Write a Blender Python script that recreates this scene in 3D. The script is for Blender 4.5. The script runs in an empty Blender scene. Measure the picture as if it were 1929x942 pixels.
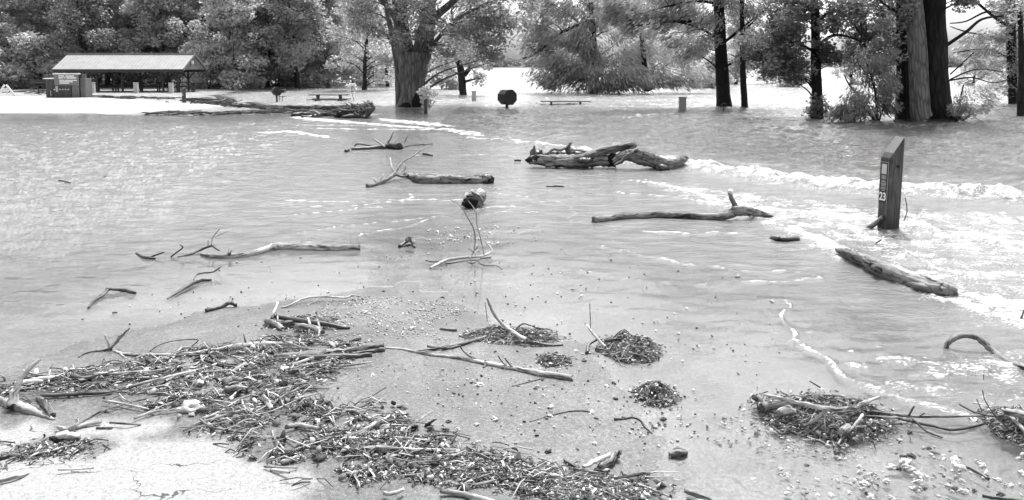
import bpy, bmesh, math, random
import numpy as np
from mathutils import Vector, Matrix
R = math.radians
rnd = random.Random(7)
rs = np.random.RandomState(11)
sc = bpy.context.scene
col = sc.collection

# ---------------------------------------------------------------- camera, sky, sun
CH, FPX, CX, CY, PY0, HOR = 2.4, 1450.0, 964.5, 471.0, 300.0, 123.0
PIT = math.atan((PY0 - HOR) / FPX)
cam = bpy.data.cameras.new('camera'); cam_o = bpy.data.objects.new('camera', cam); col.objects.link(cam_o)
cam_o.location = (0, 0, CH); cam_o.rotation_euler = (math.pi / 2 - PIT, 0, 0)
cam.sensor_width = 36; cam.lens = FPX / 1929 * 36; cam.shift_y = (PY0 - CY) / 1929
cam.clip_end = 6000; cam.clip_start = 0.1
sc.camera = cam_o
SUN_EL, SUN_AZ = R(60), R(14)          # azimuth clockwise from +Y (the view direction)
w = bpy.data.worlds.new('World'); sc.world = w; w.use_nodes = True
nt = w.node_tree; nt.nodes.clear()
out = nt.nodes.new('ShaderNodeOutputWorld'); bg = nt.nodes.new('ShaderNodeBackground')
sky = nt.nodes.new('ShaderNodeTexSky'); sky.sky_type = 'NISHITA'; sky.sun_disc = False
sky.sun_elevation = SUN_EL; sky.sun_rotation = SUN_AZ; sky.dust_density = 4.0; sky.air_density = 1.2
bw = nt.nodes.new('ShaderNodeRGBToBW')
nt.links.new(sky.outputs[0], bw.inputs[0])
# thin bright cloud veil over the clear sky
tc = nt.nodes.new('ShaderNodeTexCoord'); cn = nt.nodes.new('ShaderNodeTexNoise')
cn.inputs['Scale'].default_value = 2.2; cn.inputs['Detail'].default_value = 5
nt.links.new(tc.outputs['Generated'], cn.inputs['Vector'])
mr = nt.nodes.new('ShaderNodeMapRange'); mr.inputs[1].default_value = .42; mr.inputs[2].default_value = .66
mr.inputs[3].default_value = 1.7; mr.inputs[4].default_value = 2.9
nt.links.new(cn.outputs['Fac'], mr.inputs[0])
mu = nt.nodes.new('ShaderNodeMath'); mu.operation = 'MULTIPLY'
nt.links.new(bw.outputs[0], mu.inputs[0]); nt.links.new(mr.outputs[0], mu.inputs[1])
nt.links.new(mu.outputs[0], bg.inputs[0]); bg.inputs[1].default_value = 0.15
nt.links.new(bg.outputs[0], out.inputs[0])
sl = bpy.data.lights.new('sun', 'SUN'); sl.energy = 4.5; sl.angle = R(0.5)
so = bpy.data.objects.new('sun', sl); col.objects.link(so)
sd_ = Vector((math.sin(SUN_AZ) * math.cos(SUN_EL), math.cos(SUN_AZ) * math.cos(SUN_EL), math.sin(SUN_EL)))
so.rotation_euler = (-sd_).to_track_quat('-Z', 'Y').to_euler(); so.location = (0, 0, 60)
sc.view_settings.view_transform = 'Standard'; sc.view_settings.look = 'None'
sc.view_settings.gamma = 1; sc.view_settings.use_curve_mapping = False
sc.view_settings.exposure = 0.15
sc.cycles.max_bounces = 8; sc.cycles.transparent_max_bounces = 12
sc.cycles.diffuse_bounces = 3; sc.cycles.glossy_bounces = 3

# ---------------------------------------------------------------- pixel -> place on the ground / at a distance
def ray(px, py):
    a = (px - CX) / FPX; b = -(py - PY0) / FPX
    c, s = math.cos(PIT), math.sin(PIT)
    return Vector((a, c + b * s, -s + b * c))
def P(px, py, z=0.0):
    d = ray(px, py); t = (z - CH) / d.z
    return Vector((0, 0, CH)) + d * t
def PD(px, py, dist):
    d = ray(px, py); t = dist / d.y
    return Vector((0, 0, CH)) + d * t
def depth(py, z=0.0): return P(CX, py, z).y

# ---------------------------------------------------------------- numpy noise
def pn(x, y, seed=0):
    xi = np.floor(x).astype(np.int64); yi = np.floor(y).astype(np.int64)
    xf = x - xi; yf = y - yi
    def g(ix, iy, dx, dy):
        h = (ix * 374761393 + iy * 668265263 + seed * 1274126177) & 0xffffffff
        h = ((h ^ (h >> 13)) * 1274126177) & 0xffffffff
        a = (h & 0xffff) / 65536.0 * 2 * np.pi
        return np.cos(a) * dx + np.sin(a) * dy
    u = xf * xf * xf * (xf * (xf * 6 - 15) + 10); v = yf * yf * yf * (yf * (yf * 6 - 15) + 10)
    n00 = g(xi, yi, xf, yf); n10 = g(xi + 1, yi, xf - 1, yf)
    n01 = g(xi, yi + 1, xf, yf - 1); n11 = g(xi + 1, yi + 1, xf - 1, yf - 1)
    return ((n00 * (1 - u) + n10 * u) * (1 - v) + (n01 * (1 - u) + n11 * u) * v) * 1.5
def ss(a, b, x):
    t = np.clip((x - a) / (b - a), 0, 1); return t * t * (3 - 2 * t)
def pdist(X, Y, pts, closed=False):
    """distance to a polyline, the arc parameter 0..1, and the signed side (positive = left of travel)"""
    best = np.full(X.shape, 1e9); par = np.zeros(X.shape); side = np.zeros(X.shape)
    n = len(pts); m = n if closed else n - 1
    for i in range(m):
        ax, ay = pts[i][0], pts[i][1]; bx, by = pts[(i + 1) % n][0], pts[(i + 1) % n][1]
        dx, dy = bx - ax, by - ay; L = dx * dx + dy * dy + 1e-12
        t = np.clip(((X - ax) * dx + (Y - ay) * dy) / L, 0, 1)
        qx = X - ax - t * dx; qy = Y - ay - t * dy
        d = np.sqrt(qx * qx + qy * qy); k = d < best
        best = np.where(k, d, best); par = np.where(k, (i + t) / m, par)
        side = np.where(k, np.sign(dx * qy - dy * qx), side)
    return best, par, side
def inside(X, Y, pts):
    c = np.zeros(X.shape, bool); n = len(pts); j = n - 1
    for i in range(n):
        xi, yi, xj, yj = pts[i][0], pts[i][1], pts[j][0], pts[j][1]
        if abs(yj - yi) > 1e-12:
            k = ((yi > Y) != (yj > Y)) & (X < (xj - xi) * (Y - yi) / (yj - yi) + xi)
            c ^= k
        j = i
    return c
def sdf(X, Y, pts):
    d, _, _ = pdist(X, Y, pts, True); return np.where(inside(X, Y, pts), d, -d)
def W(l): return [(P(a, b).x, P(a, b).y) for a, b in l]

# ---------------------------------------------------------------- materials
def newmat(name):
    m = bpy.data.materials.new(name); m.use_nodes = True; n = m.node_tree; n.nodes.clear()
    o = n.nodes.new('ShaderNodeOutputMaterial'); b = n.nodes.new('ShaderNodeBsdfPrincipled')
    n.links.new(b.outputs[0], o.inputs[0]); return m, n, b, o
def g3(v): return (v, v, v, 1)
def N(n, t, **k):
    x = n.nodes.new(t)
    for a, v in k.items():
        if a.startswith('i_'): x.inputs[int(a[2:])].default_value = v
        else: setattr(x, a, v)
    return x
def mathn(n, op, a, b=None, c=None, clamp=False):
    x = n.nodes.new('ShaderNodeMath'); x.operation = op; x.use_clamp = clamp
    for i, v in enumerate((a, b, c)):
        if v is None: continue
        if hasattr(v, 'links'): n.links.new(v, x.inputs[i])
        else: x.inputs[i].default_value = v
    return x.outputs[0]
def ramp(n, fac, stops):
    r = n.nodes.new('ShaderNodeValToRGB'); e = r.color_ramp.elements
    e[0].position, e[0].color = stops[0][0], g3(stops[0][1]); e[1].position, e[1].color = stops[-1][0], g3(stops[-1][1])
    for p, v in stops[1:-1]:
        q = e.new(p); q.color = g3(v)
    n.links.new(fac, r.inputs[0]); return r.outputs[0]
def noise(n, vec, scale, detail=4, rough=.55, dist=0):
    x = N(n, 'ShaderNodeTexNoise'); x.inputs['Scale'].default_value = scale; x.inputs['Detail'].default_value = detail
    x.inputs['Roughness'].default_value = rough; x.inputs['Distortion'].default_value = dist
    if vec is not None: n.links.new(vec, x.inputs['Vector'])
    return x.outputs['Fac']
def bump(n, h, strength, dist, nrm=None):
    b = N(n, 'ShaderNodeBump'); b.inputs['Strength'].default_value = strength; b.inputs['Distance'].default_value = dist
    n.links.new(h, b.inputs['Height'])
    if nrm is not None: n.links.new(nrm, b.inputs['Normal'])
    return b.outputs[0]
def attr(n, name):
    a = N(n, 'ShaderNodeAttribute'); a.attribute_name = name; return a
def wood(name, lo, hi, rough=.8, grain=1.0, bs=.8, bd=.006, spec=.3):
    """bark / bare wood: streaks run along the limb (attribute fl), with patches of another tone"""
    m, n, b, o = newmat(name); a = attr(n, 'fl').outputs['Vector']
    f1 = noise(n, a, 60 * grain, 5, .65); f2 = noise(n, a, 11 * grain, 4, .6, .4)
    f = mathn(n, 'MULTIPLY_ADD', f1, .5, mathn(n, 'MULTIPLY', f2, .55)); cr = noise(n, a, 26 * grain, 2, .5, .6); f = mathn(n, 'SUBTRACT', f, mathn(n, 'MULTIPLY', mathn(n, 'SUBTRACT', .43, cr, clamp=True), 2.2))
    c = ramp(n, f, [(.40, lo), (.50, (lo + hi) * .4), (.62, hi)])
    n.links.new(c, b.inputs['Base Color']); b.inputs['Roughness'].default_value = rough
    b.inputs['Specular IOR Level'].default_value = spec
    n.links.new(bump(n, f, bs, bd), b.inputs['Normal']); return m
def barkmat(name, lo, hi, sc_=6.0, st=.16, bd=.05):
    m, n, b, o = newmat(name); a = attr(n, 'fl').outputs['Vector']
    f1 = noise(n, a, sc_ * 2.2, 6, .62, .5); f2 = noise(n, a, sc_ * .35, 3, .5)
    v = N(n, 'ShaderNodeTexVoronoi'); v.feature = 'DISTANCE_TO_EDGE'; v.inputs['Scale'].default_value = sc_
    n.links.new(a, v.inputs['Vector'])
    h = mathn(n, 'MULTIPLY_ADD', mathn(n, 'MINIMUM', v.outputs['Distance'], .25), 1.6, mathn(n, 'MULTIPLY', f1, .8))
    f = mathn(n, 'MULTIPLY_ADD', f2, .5, mathn(n, 'MULTIPLY', h, .6))
    n.links.new(ramp(n, f, [(.35, lo), (.8, hi)]), b.inputs['Base Color'])
    b.inputs['Roughness'].default_value = .9; b.inputs['Specular IOR Level'].default_value = .2
    n.links.new(bump(n, h, 1.0, bd), b.inputs['Normal']); return m
def plain(name, v, rough=.7, var=.15, scale=8, bd=.003, metal=0, spec=.4):
    m, n, b, o = newmat(name); t = N(n, 'ShaderNodeTexCoord').outputs['Object']
    f = noise(n, t, scale, 5, .6)
    n.links.new(ramp(n, f, [(.3, v * (1 - var)), (.7, v * (1 + var))]), b.inputs['Base Color'])
    b.inputs['Roughness'].default_value = rough; b.inputs['Metallic'].default_value = metal
    b.inputs['Specular IOR Level'].default_value = spec
    n.links.new(bump(n, f, .5, bd), b.inputs['Normal']); return m
def leafmat(name, lo, hi, trans=.45):
    m, n, b, o = newmat(name); n.nodes.remove(b)
    a = attr(n, 'tone').outputs['Fac']
    c = ramp(n, a, [(0, lo), (.45, (lo + hi) / 2), (1, hi)])
    d = N(n, 'ShaderNodeBsdfDiffuse'); t = N(n, 'ShaderNodeBsdfTranslucent'); gl = N(n, 'ShaderNodeBsdfGlossy')
    gl.inputs['Roughness'].default_value = .45; gl.inputs['Color'].default_value = g3(.8)
    n.links.new(c, d.inputs[0]); n.links.new(c, t.inputs[0])
    x = N(n, 'ShaderNodeMixShader'); x.inputs[0].default_value = trans
    n.links.new(d.outputs[0], x.inputs[1]); n.links.new(t.outputs[0], x.inputs[2])
    y = N(n, 'ShaderNodeMixShader'); y.inputs[0].default_value = .05
    n.links.new(x.outputs[0], y.inputs[1]); n.links.new(gl.outputs[0], y.inputs[2])
    n.links.new(y.outputs[0], o.inputs[0]); return m
M = {}
M['drift'] = wood('bleached driftwood', .08, .62, bs=1.0, bd=.012)
M['driftmid'] = wood('grey driftwood', .025, .32, bs=1.0, bd=.012)
M['driftdark'] = wood('wet dark wood', .015, .12, .45, spec=.5)
M['twigdark'] = wood('dark twig', .02, .12, .6)
M['twigpale'] = wood('pale twig', .2, .62)
M['oldlog'] = wood('weathered log', .025, .33, grain=.45, bs=1.0, bd=.03)
M['bark_mid'] = barkmat('furrowed grey bark', .035, .20, 5)
M['bark_dark'] = barkmat('dark shaded bark', .010, .045, 5)
M['bark_lite'] = barkmat('ridged pale bark', .04, .24, 7)
M['bark_cyp'] = barkmat('fibrous dark bark', .008, .03, 8)
M['hollow'] = plain('black charred and wet wood', .006, .95, .4)  # near-black tone shared by log ends, a bolt hole and the wet trunk base
M['leaf_a'] = leafmat('broad leaves mid', .24, .72, .6)
M['leaf_b'] = leafmat('broad leaves light', .32, .8, .6)
M['leaf_c'] = leafmat('broad leaves dark', .18, .58, .6)
M['leaf_m'] = leafmat('leaves of the forked tree', .18, .56, .55)
M['leaf_r'] = leafmat('large drooping leaves', .08, .34, .5)
M['needle'] = leafmat('feathery needles', .18, .52, .5)
M['needle_l'] = leafmat('light feathery sprays', .18, .48, .5)
M['far_leaf'] = leafmat('far bank leaves', .15, .32)
M['black_iron'] = plain('black painted iron', .012, .5, .3, 12, spec=.5)
M['dark_plank'] = plain('dark stained plank', .02, .7, .3, 20)
M['post'] = None
M['paint_white'] = plain('white paint', .75, .55, .08)
M['concrete'] = plain('concrete', .42, .9, .15)
M['sheetgrey'] = plain('grey sheet metal', .30, .5, .1)
M['sheetlite'] = plain('pale grey sheet metal', .42, .5, .1)
M['signgrey'] = plain('grey sign panel', .16, .6, .06)
M['decal'] = plain('pale decal', .5, .5, .1, 60)
M['decalmid'] = plain('grey decal', .22, .5, .1, 60)
M['steel'] = plain('dull steel', .05, .6, .2)
M['stone'] = plain('pale stone', .5, .8, .3, 25, .006)
M['stone_dark'] = plain('dark wet stone', .05, .5, .4, 25, .006)

# ---------------------------------------------------------------- objects
OFF = {}
def thing(name, label, cat, loc=(0, 0, 0), group=None, kind=None):
    o = bpy.data.objects.new(name, None); col.objects.link(o); o.location = loc
    o.empty_display_size = .2
    o['label'] = label; o['category'] = cat
    if group: o['group'] = group
    if kind: o['kind'] = kind
    OFF[o.name] = Vector(loc); return o
def tag(o, label, cat, group=None, kind=None):
    o['label'] = label; o['category'] = cat
    if group: o['group'] = group
    if kind: o['kind'] = kind
    return o
def link(name, me, mat, parent=None, origin=None):
    o = bpy.data.objects.new(name, me); col.objects.link(o)
    if mat is not None: me.materials.append(mat)
    if parent is not None:
        o.parent = parent; OFF[o.name] = OFF[parent.name]
    else:
        o.location = origin if origin is not None else (0, 0, 0); OFF[o.name] = Vector(o.location)
    return o
def mesh_np(name, V, F, smooth=False, attrs=None):
    me = bpy.data.meshes.new(name); V = np.asarray(V, np.float32); F = np.asarray(F, np.int32)
    me.vertices.add(len(V)); me.vertices.foreach_set('co', V.ravel())
    k = F.shape[1]; me.loops.add(F.size); me.loops.foreach_set('vertex_index', F.ravel())
    me.polygons.add(len(F)); me.polygons.foreach_set('loop_start', np.arange(0, F.size, k, dtype=np.int32))
    me.polygons.foreach_set('loop_total', np.full(len(F), k, np.int32))
    if smooth: me.polygons.foreach_set('use_smooth', np.ones(len(F), bool))
    for a, v in (attrs or {}).items():
        at = me.attributes.new(a, 'FLOAT', 'POINT'); at.data.foreach_set('value', np.asarray(v, np.float32).ravel())
    me.update(calc_edges=True); me.validate(); return me
class MB:
    def __init__(s): s.v = []; s.f = []; s.fl = []
    def add(s, vs, fs, fl=None):
        k = len(s.v); s.v += [Vector(v) for v in vs]; s.f += [[i + k for i in f] for f in fs]
        s.fl += fl if fl is not None else [tuple(v) for v in vs]
    def box(s, c, size, rot=None, taper=1.0):
        x, y, z = size[0] / 2, size[1] / 2, size[2] / 2
        vs = [Vector((a * x * (taper if d > 0 else 1), b * y * (taper if d > 0 else 1), d * z)) for d in (-1, 1) for a, b in ((-1, -1), (1, -1), (1, 1), (-1, 1))]
        if rot is not None: vs = [rot @ v for v in vs]
        s.add([v + Vector(c) for v in vs], [[3, 2, 1, 0], [4, 5, 6, 7], [0, 1, 5, 4], [1, 2, 6, 5], [2, 3, 7, 6], [3, 0, 4, 7]])
    def beam(s, a, b, w_, h_):
        a, b = Vector(a), Vector(b); d = b - a; q = d.to_track_quat('X', 'Z').to_matrix()
        s.box((a + b) / 2, (d.length, w_, h_), q)
    def prism(s, poly, h, M4=Matrix()):
        n = len(poly); vs = [M4 @ Vector((p[0], p[1], 0)) for p in poly] + [M4 @ Vector((p[0], p[1], h)) for p in poly]
        s.add(vs, [list(range(n))[::-1], list(range(n, 2 * n))] + [[i, (i + 1) % n, n + (i + 1) % n, n + i] for i in range(n)])
    def tube(s, pts, rad, n=8, rough=.0, seed=0, sub=3, cap='flat', flat=1.0, wob=0.0, rib=0):
        """a limb along pts with a radius per point; rough bends the skin, wob the axis"""
        rr = random.Random(seed); pts = [Vector(p) for p in pts]
        if not hasattr(rad, '__len__'): rad = [rad] * len(pts)
        if sub > 1 and len(pts) > 1:
            q, r2 = [], []; m = len(pts)
            for i in range(m - 1):
                p0 = pts[max(i - 1, 0)]; p1 = pts[i]; p2 = pts[i + 1]; p3 = pts[min(i + 2, m - 1)]
                for k in range(sub):
                    t = k / sub
                    q.append(.5 * ((2 * p1) + (p2 - p0) * t + (2 * p0 - 5 * p1 + 4 * p2 - p3) * t * t + (3 * p1 - p0 - 3 * p2 + p3) * t ** 3))
                    r2.append(rad[i] + (rad[i + 1] - rad[i]) * t)
            q.append(pts[-1]); r2.append(rad[-1]); pts, rad = q, r2
        if wob:
            for i in range(1, len(pts) - 1):
                pts[i] = pts[i] + Vector((rr.gauss(0, 1), rr.gauss(0, 1), rr.gauss(0, .6))) * wob * rad[i]
        m = len(pts); t = (pts[1] - pts[0]).normalized()
        up = Vector((0, 0, 1)) if abs(t.z) < .9 else Vector((1, 0, 0))
        nrm = t.cross(up).normalized(); vs, fl, L = [], [], rr.uniform(0, 40)
        ph = [rr.uniform(0, 6.28) for _ in range(6)]
        for i in range(m):
            t = (pts[min(i + 1, m - 1)] - pts[max(i - 1, 0)]).normalized()
            nrm = (nrm - t * nrm.dot(t)); nrm = nrm.normalized() if nrm.length > 1e-6 else t.orthogonal().normalized()
            bn = t.cross(nrm)
            if i: L += (pts[i] - pts[i - 1]).length
            for k in range(n):
                a = 2 * math.pi * k / n; r = rad[i]
                if rough:
                    r *= 1 + rough * (.5 * math.sin(2 * a + ph[0] + L * 3) + .35 * math.sin(3 * a + ph[1] - L * 7) + rr.uniform(-.4, .4))
                if rib: r *= 1 + rib * math.sin(9 * a + ph[2] + math.sin(L * 1.5 + ph[3])) + rib * .7 * math.sin(14 * a + ph[4] + math.sin(L))
                off = nrm * math.cos(a) * r + bn * math.sin(a) * r
                if flat != 1.0: off.z *= flat
                vs.append(pts[i] + off)
                fl.append((math.cos(a) * rad[i], math.sin(a) * rad[i], L * .2))
        fs = [[i * n + k, i * n + (k + 1) % n, (i + 1) * n + (k + 1) % n, (i + 1) * n + k] for i in range(m - 1) for k in range(n)]
        for e, i, sg in ((0, 0, -1), (1, m - 1, 1)):
            t = (pts[1] - pts[0]).normalized() if e == 0 else (pts[-1] - pts[-2]).normalized()
            if cap == 'jag':
                for k in range(n):
                    vs[i * n + k] = vs[i * n + k] + t * sg * rr.uniform(-.2, .9) * rad[i]
            c = pts[i] + t * sg * rad[i] * (.0 if cap == 'flat' else -.35 if cap == 'jag' else .7)
            ci = len(vs); vs.append(c); fl.append((0, 0, L * .13 + 5))
            fs += [([ci, i * n + (k + 1) % n, i * n + k] if e == 0 else [ci, i * n + k, i * n + (k + 1) % n]) for k in range(n)]
        s.add(vs, fs, fl)
    def build(s, name, mat, parent=None, origin=None, smooth=False, bevel=0):
        off = OFF[parent.name] if parent is not None else (Vector(origin) if origin is not None else Vector((0, 0, 0)))
        me = bpy.data.meshes.new(name); me.from_pydata([v - off for v in s.v], [], s.f); 
        if len(s.fl) == len(s.v):
            at = me.attributes.new('fl', 'FLOAT_VECTOR', 'POINT'); at.data.foreach_set('vector', [c for f in s.fl for c in f])
        if smooth: me.polygons.foreach_set('use_smooth', [True] * len(me.polygons))
        me.update()
        o = link(name, me, mat, parent, origin)
        if bevel:
            b = o.modifiers.new('bevel', 'BEVEL'); b.width = bevel; b.segments = 2; b.limit_method = 'ANGLE'
        return o

# ---------------------------------------------------------------- lie of the land
LAND = W([(0, 708), (70, 678), (150, 655), (300, 612), (420, 585), (540, 568), (640, 560), (760, 540), (850, 560), (930, 610),
          (1010, 650), (1120, 680), (1180, 730), (1230, 790), (1300, 832), (1240, 868), (1235, 942)]) + \
       [(1.1, 2.0), (1.6, -8), (-14, -8), (-12, 1), (-6, 4.3)]
BACK = W([(-900, 212), (0, 214), (120, 212), (250, 216), (360, 217), (430, 208), (500, 206), (470, 196), (410, 190), (400, 182), (450, 172),
          (560, 168), (650, 163), (720, 157), (760, 152), (640, 149), (-900, 149)])
LEFTDEEP = None
def height(X, Y):
    n = pn(X * .9, Y * .9, 3) * .5 + pn(X * 2.7, Y * 2.7, 4) * .3 + pn(X * 8, Y * 8, 5) * .12
    s1 = sdf(X, Y, LAND) + n * .28
    s2 = sdf(X, Y, BACK) + pn(X * .25, Y * .25, 9) * 1.2
    z1 = np.where(s1 > 0, .055 * (1 - np.exp(-s1 / .9)) + .018 * np.minimum(s1, 4), -.032 * np.minimum(-s1, 3) - .02 * np.clip(-s1 - 2, 0, 20))
    z2 = np.where(s2 > 0, .16 * (1 - np.exp(-s2 / 1.5)), -.10 * np.minimum(-s2, 3) - .02 * np.clip(-s2 - 2, 0, 20))
    z = np.maximum(z1, z2)
    return np.maximum(z, -.9) + n * .006
def gz(x, y): return float(height(np.array([x]), np.array([y]))[0])
def fan(nc, nr, d0, d1, tmax=.74, wide=3.0, extra=40):
    t = np.concatenate([-np.linspace(wide, tmax, extra, endpoint=False), np.linspace(-tmax, tmax, nc), np.linspace(wide, tmax, extra, endpoint=False)[::-1]])
    A = 2.0
    d = np.exp(np.linspace(math.log(d0 + A + .0), math.log(d1 + A), nr)) - A
    D, T = np.meshgrid(d, t, indexing='ij'); X = (D + 1.5) * T; Y = D
    nr_, nc_ = X.shape; i = np.arange(nr_ * nc_).reshape(nr_, nc_)
    F = np.stack([i[:-1, :-1], i[:-1, 1:], i[1:, 1:], i[1:, :-1]], -1).reshape(-1, 4)
    return X, Y, F
# ---- ground sheet
X, Y, F = fan(560, 620, -1.2, 2500)
Z = height(X, Y)
dry1 = sdf(X, Y, W([(-200, 905), (0, 868), (180, 872), (330, 850), (420, 862), (560, 905), (600, 942)]) + [(-.9, 2.0), (-1, -6), (-14, -6), (-9, 3)])
dry2 = sdf(X, Y, W([(120, 850), (170, 812), (260, 806), (345, 815), (330, 840), (220, 852)]))
dry3 = sdf(X, Y, W([(-100, 850), (0, 820), (90, 815), (130, 838), (60, 858), (-60, 880)]))
nn = pn(X * 3, Y * 3, 21) * .12 + pn(X * 9, Y * 9, 22) * .06
dry = np.maximum.reduce([ss(-.04, .10, dry1 + nn), ss(-.03, .07, dry2 + nn * .7), ss(-.06, .08, dry3 + nn)])
back = ss(-1, 2, sdf(X, Y, BACK) + pn(X * .3, Y * .3, 31))
pave = sdf(X, Y, W([(-900, 213), (0, 214), (250, 216), (430, 203), (330, 196), (160, 188), (0, 185), (-900, 183)]))
pave = ss(-.5, 1.0, pave + pn(X * .5, Y * .5, 33) * .8)
me = mesh_np('ground', np.stack([X, Y, Z], -1).reshape(-1, 3), F, True, {'dry': dry, 'back': back, 'pave': pave})
m, n, b, o = newmat('wet and dry asphalt, pale pavement and grass')
pos = N(n, 'ShaderNodeNewGeometry').outputs['Position']
aD, aB, aP = attr(n, 'dry').outputs['Fac'], attr(n, 'back').outputs['Fac'], attr(n, 'pave').outputs['Fac']
gr = noise(n, pos, 150, 3, .7); gr2 = noise(n, pos, 42, 4, .7); bl = noise(n, pos, 2.2, 5, .6); bl2 = noise(n, pos, 9, 5, .6)
v = N(n, 'ShaderNodeTexVoronoi'); v.feature = 'DISTANCE_TO_EDGE'; v.inputs['Scale'].default_value = 1.35
wv = N(n, 'ShaderNodeVectorMath', operation='MULTIPLY_ADD'); 
nz = N(n, 'ShaderNodeTexNoise'); nz.inputs['Scale'].default_value = 3.5; nz.inputs['Detail'].default_value = 6
n.links.new(pos, nz.inputs['Vector']); n.links.new(nz.outputs['Color'], wv.inputs[0]); wv.inputs[1].default_value = (.5, .5, 0); n.links.new(pos, wv.inputs[2])
n.links.new(wv.outputs[0], v.inputs['Vector'])
crk = mathn(n, 'LESS_THAN', v.outputs['Distance'], mathn(n, 'MULTIPLY', mathn(n, 'SUBTRACT', bl, .42, clamp=True), .035))
agg = mathn(n, 'MULTIPLY_ADD', gr, .6, mathn(n, 'MULTIPLY', gr2, .45))
agw = mathn(n, 'MULTIPLY_ADD', mathn(n, 'SUBTRACT', noise(n, pos, 1.1, 6, .65), .5), .30, agg); wetc = ramp(n, agw, [(.38, .035), (.52, .095), (.68, .25)])
dryc = ramp(n, agg, [(.40, .15), (.51, .28), (.64, .36)])
# thin mud film leaves pale and dark patches
dw = mathn(n, 'MULTIPLY_ADD', mathn(n, 'SUBTRACT', bl2, .5), .9, aD, clamp=True)
mixc = N(n, 'ShaderNodeMix', data_type='RGBA'); n.links.new(dw, mixc.inputs[0]); n.links.new(wetc, mixc.inputs[6]); n.links.new(dryc, mixc.inputs[7])
grass = ramp(n, noise(n, pos, 1.4, 6, .7), [(.3, .08), (.5, .24), (.7, .40)])
mixb = N(n, 'ShaderNodeMix', data_type='RGBA'); n.links.new(aB, mixb.inputs[0]); n.links.new(mixc.outputs[2], mixb.inputs[6]); n.links.new(grass, mixb.inputs[7])
pv = ramp(n, noise(n, pos, .8, 5, .6), [(.3, .40), (.7, .50)])
mixp = N(n, 'ShaderNodeMix', data_type='RGBA'); n.links.new(aP, mixp.inputs[0]); n.links.new(mixb.outputs[2], mixp.inputs[6]); n.links.new(pv, mixp.inputs[7])
mixk = N(n, 'ShaderNodeMix', data_type='RGBA'); n.links.new(mathn(n, 'MULTIPLY', crk, mathn(n, 'SUBTRACT', 1, aB)), mixk.inputs[0]); n.links.new(mixp.outputs[2], mixk.inputs[6]); mixk.inputs[7].default_value = g3(.07)
n.links.new(mixk.outputs[2], b.inputs['Base Color'])
dd = mathn(n, 'MAXIMUM', dw, aB)
rg = mathn(n, 'MULTIPLY_ADD', dd, .45, mathn(n, 'MULTIPLY_ADD', bl2, .35, .30))
n.links.new(rg, b.inputs['Roughness']); b.inputs['Specular IOR Level'].default_value = .3
n.links.new(bump(n, agg, .25, .005), b.inputs['Normal'])
g = link('ground', me, m); g['kind'] = 'structure'
# ---------------------------------------------------------------- the flood water
X, Y, F = fan(1000, 1050, 1.2, 2500)
G = height(X, Y); dep = -G
silt = np.zeros(X.shape)
def lines(lst):
    global silt
    """foam lines: world polyline and half width in metres -> coverage"""
    f = np.zeros(X.shape)
    wx = X + pn(X * 2.2, Y * 2.2, 51) * .10 + pn(X * .7, Y * .7, 52) * .10; wy = Y + pn(X * 2.2, Y * 2.2, 53) * .12 + pn(X * .7, Y * .7, 54) * .16
    for pts, hw, amt in lst:
        q = W(pts); d, par, side = pdist(wx, wy, q); amt = min(1.0, amt * 1.25)
        hwv = np.maximum((np.interp(par, np.linspace(0, 1, len(hw)), hw) if hasattr(hw, '__len__') else hw), Y * .0042)
        f = np.maximum(f, amt * np.clip(1.25 - d / hwv, 0, 1))
        if not hasattr(hw, '__len__') or max(hw) < .13: silt = np.maximum(silt, np.exp(-(d / (hwv * .45)) ** 2) * amt * np.clip(.6 + 1.3 * pn(X * 5.1, Y * 6.3, 57) + .8 * pn(X * 17, Y * 17, 58), .2, 1))
    return f
FLOW = [([(-40, 560), (120, 548), (300, 520), (430, 500)], .03, .4), ([(-40, 600), (100, 585), (260, 556), (400, 530)], .03, .45), ([(0, 640), (120, 612), (260, 585), (360, 565)], .025, .4), ([(300, 452), (420, 442), (560, 436), (700, 418)], .03, .4),
    ([(200, 410), (380, 402), (560, 392), (690, 372)], .04, .35), ([(100, 350), (300, 345), (520, 335), (640, 322)], .05, .35), ([(900, 455), (960, 440), (1010, 425), (1080, 418)], .03, .5), ([(930, 480), (1000, 500), (1080, 520), (1180, 528)], .025, .5), ([(980, 360), (1040, 378), (1085, 400), (1070, 425)], .04, .45),
    ([(940, 400), (1000, 385), (1060, 372), (1150, 366)], .04, .45), ([(880, 320), (960, 330), (1050, 332), (1140, 328)], .05, .4), ([(650, 510), (760, 480), (880, 452), (960, 430)], .02, .35), ([(1250, 590), (1320, 600), (1400, 604)], .015, .35), ([(1260, 700), (1330, 715), (1400, 722)], .015, .35), ([(1100, 560), (1200, 572), (1330, 566)], .015, .3)]
A_PX = [(868, 256), (930, 264), (1010, 272), (1120, 288), (1210, 300), (1290, 312), (1370, 322), (1450, 334), (1540, 346), (1620, 354), (1700, 358), (1780, 362), (1870, 368), (1960, 378), (2200, 396)]
A_W = W(A_PX); wxa = X + pn(X * 1.3, Y * 1.3, 61) * .12; wya = Y + pn(X * 1.1, Y * 1.1, 62) * .25
dA, pA, sA = pdist(wxa, wya, A_W)
sgn = dA * sA                                   # + on the far side
wA = np.interp(pA, [0, .15, .3, .42, .55, .75, 1], [.4, .5, .7, 1.1, 1.2, 1.3, 1.4])
foamA = np.where(sgn > 0, np.clip(1 - sgn / .30, 0, 1), np.clip(1.2 - (-sgn) / wA, 0, 1)) * np.interp(pA, [0, .04, .9, 1], [.3, 1, .95, .7])
ridge = np.exp(-((sgn + .25) / .45) ** 2) * np.interp(pA, [0, .1, .4, 1], [0, .04, .08, .09])
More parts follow.
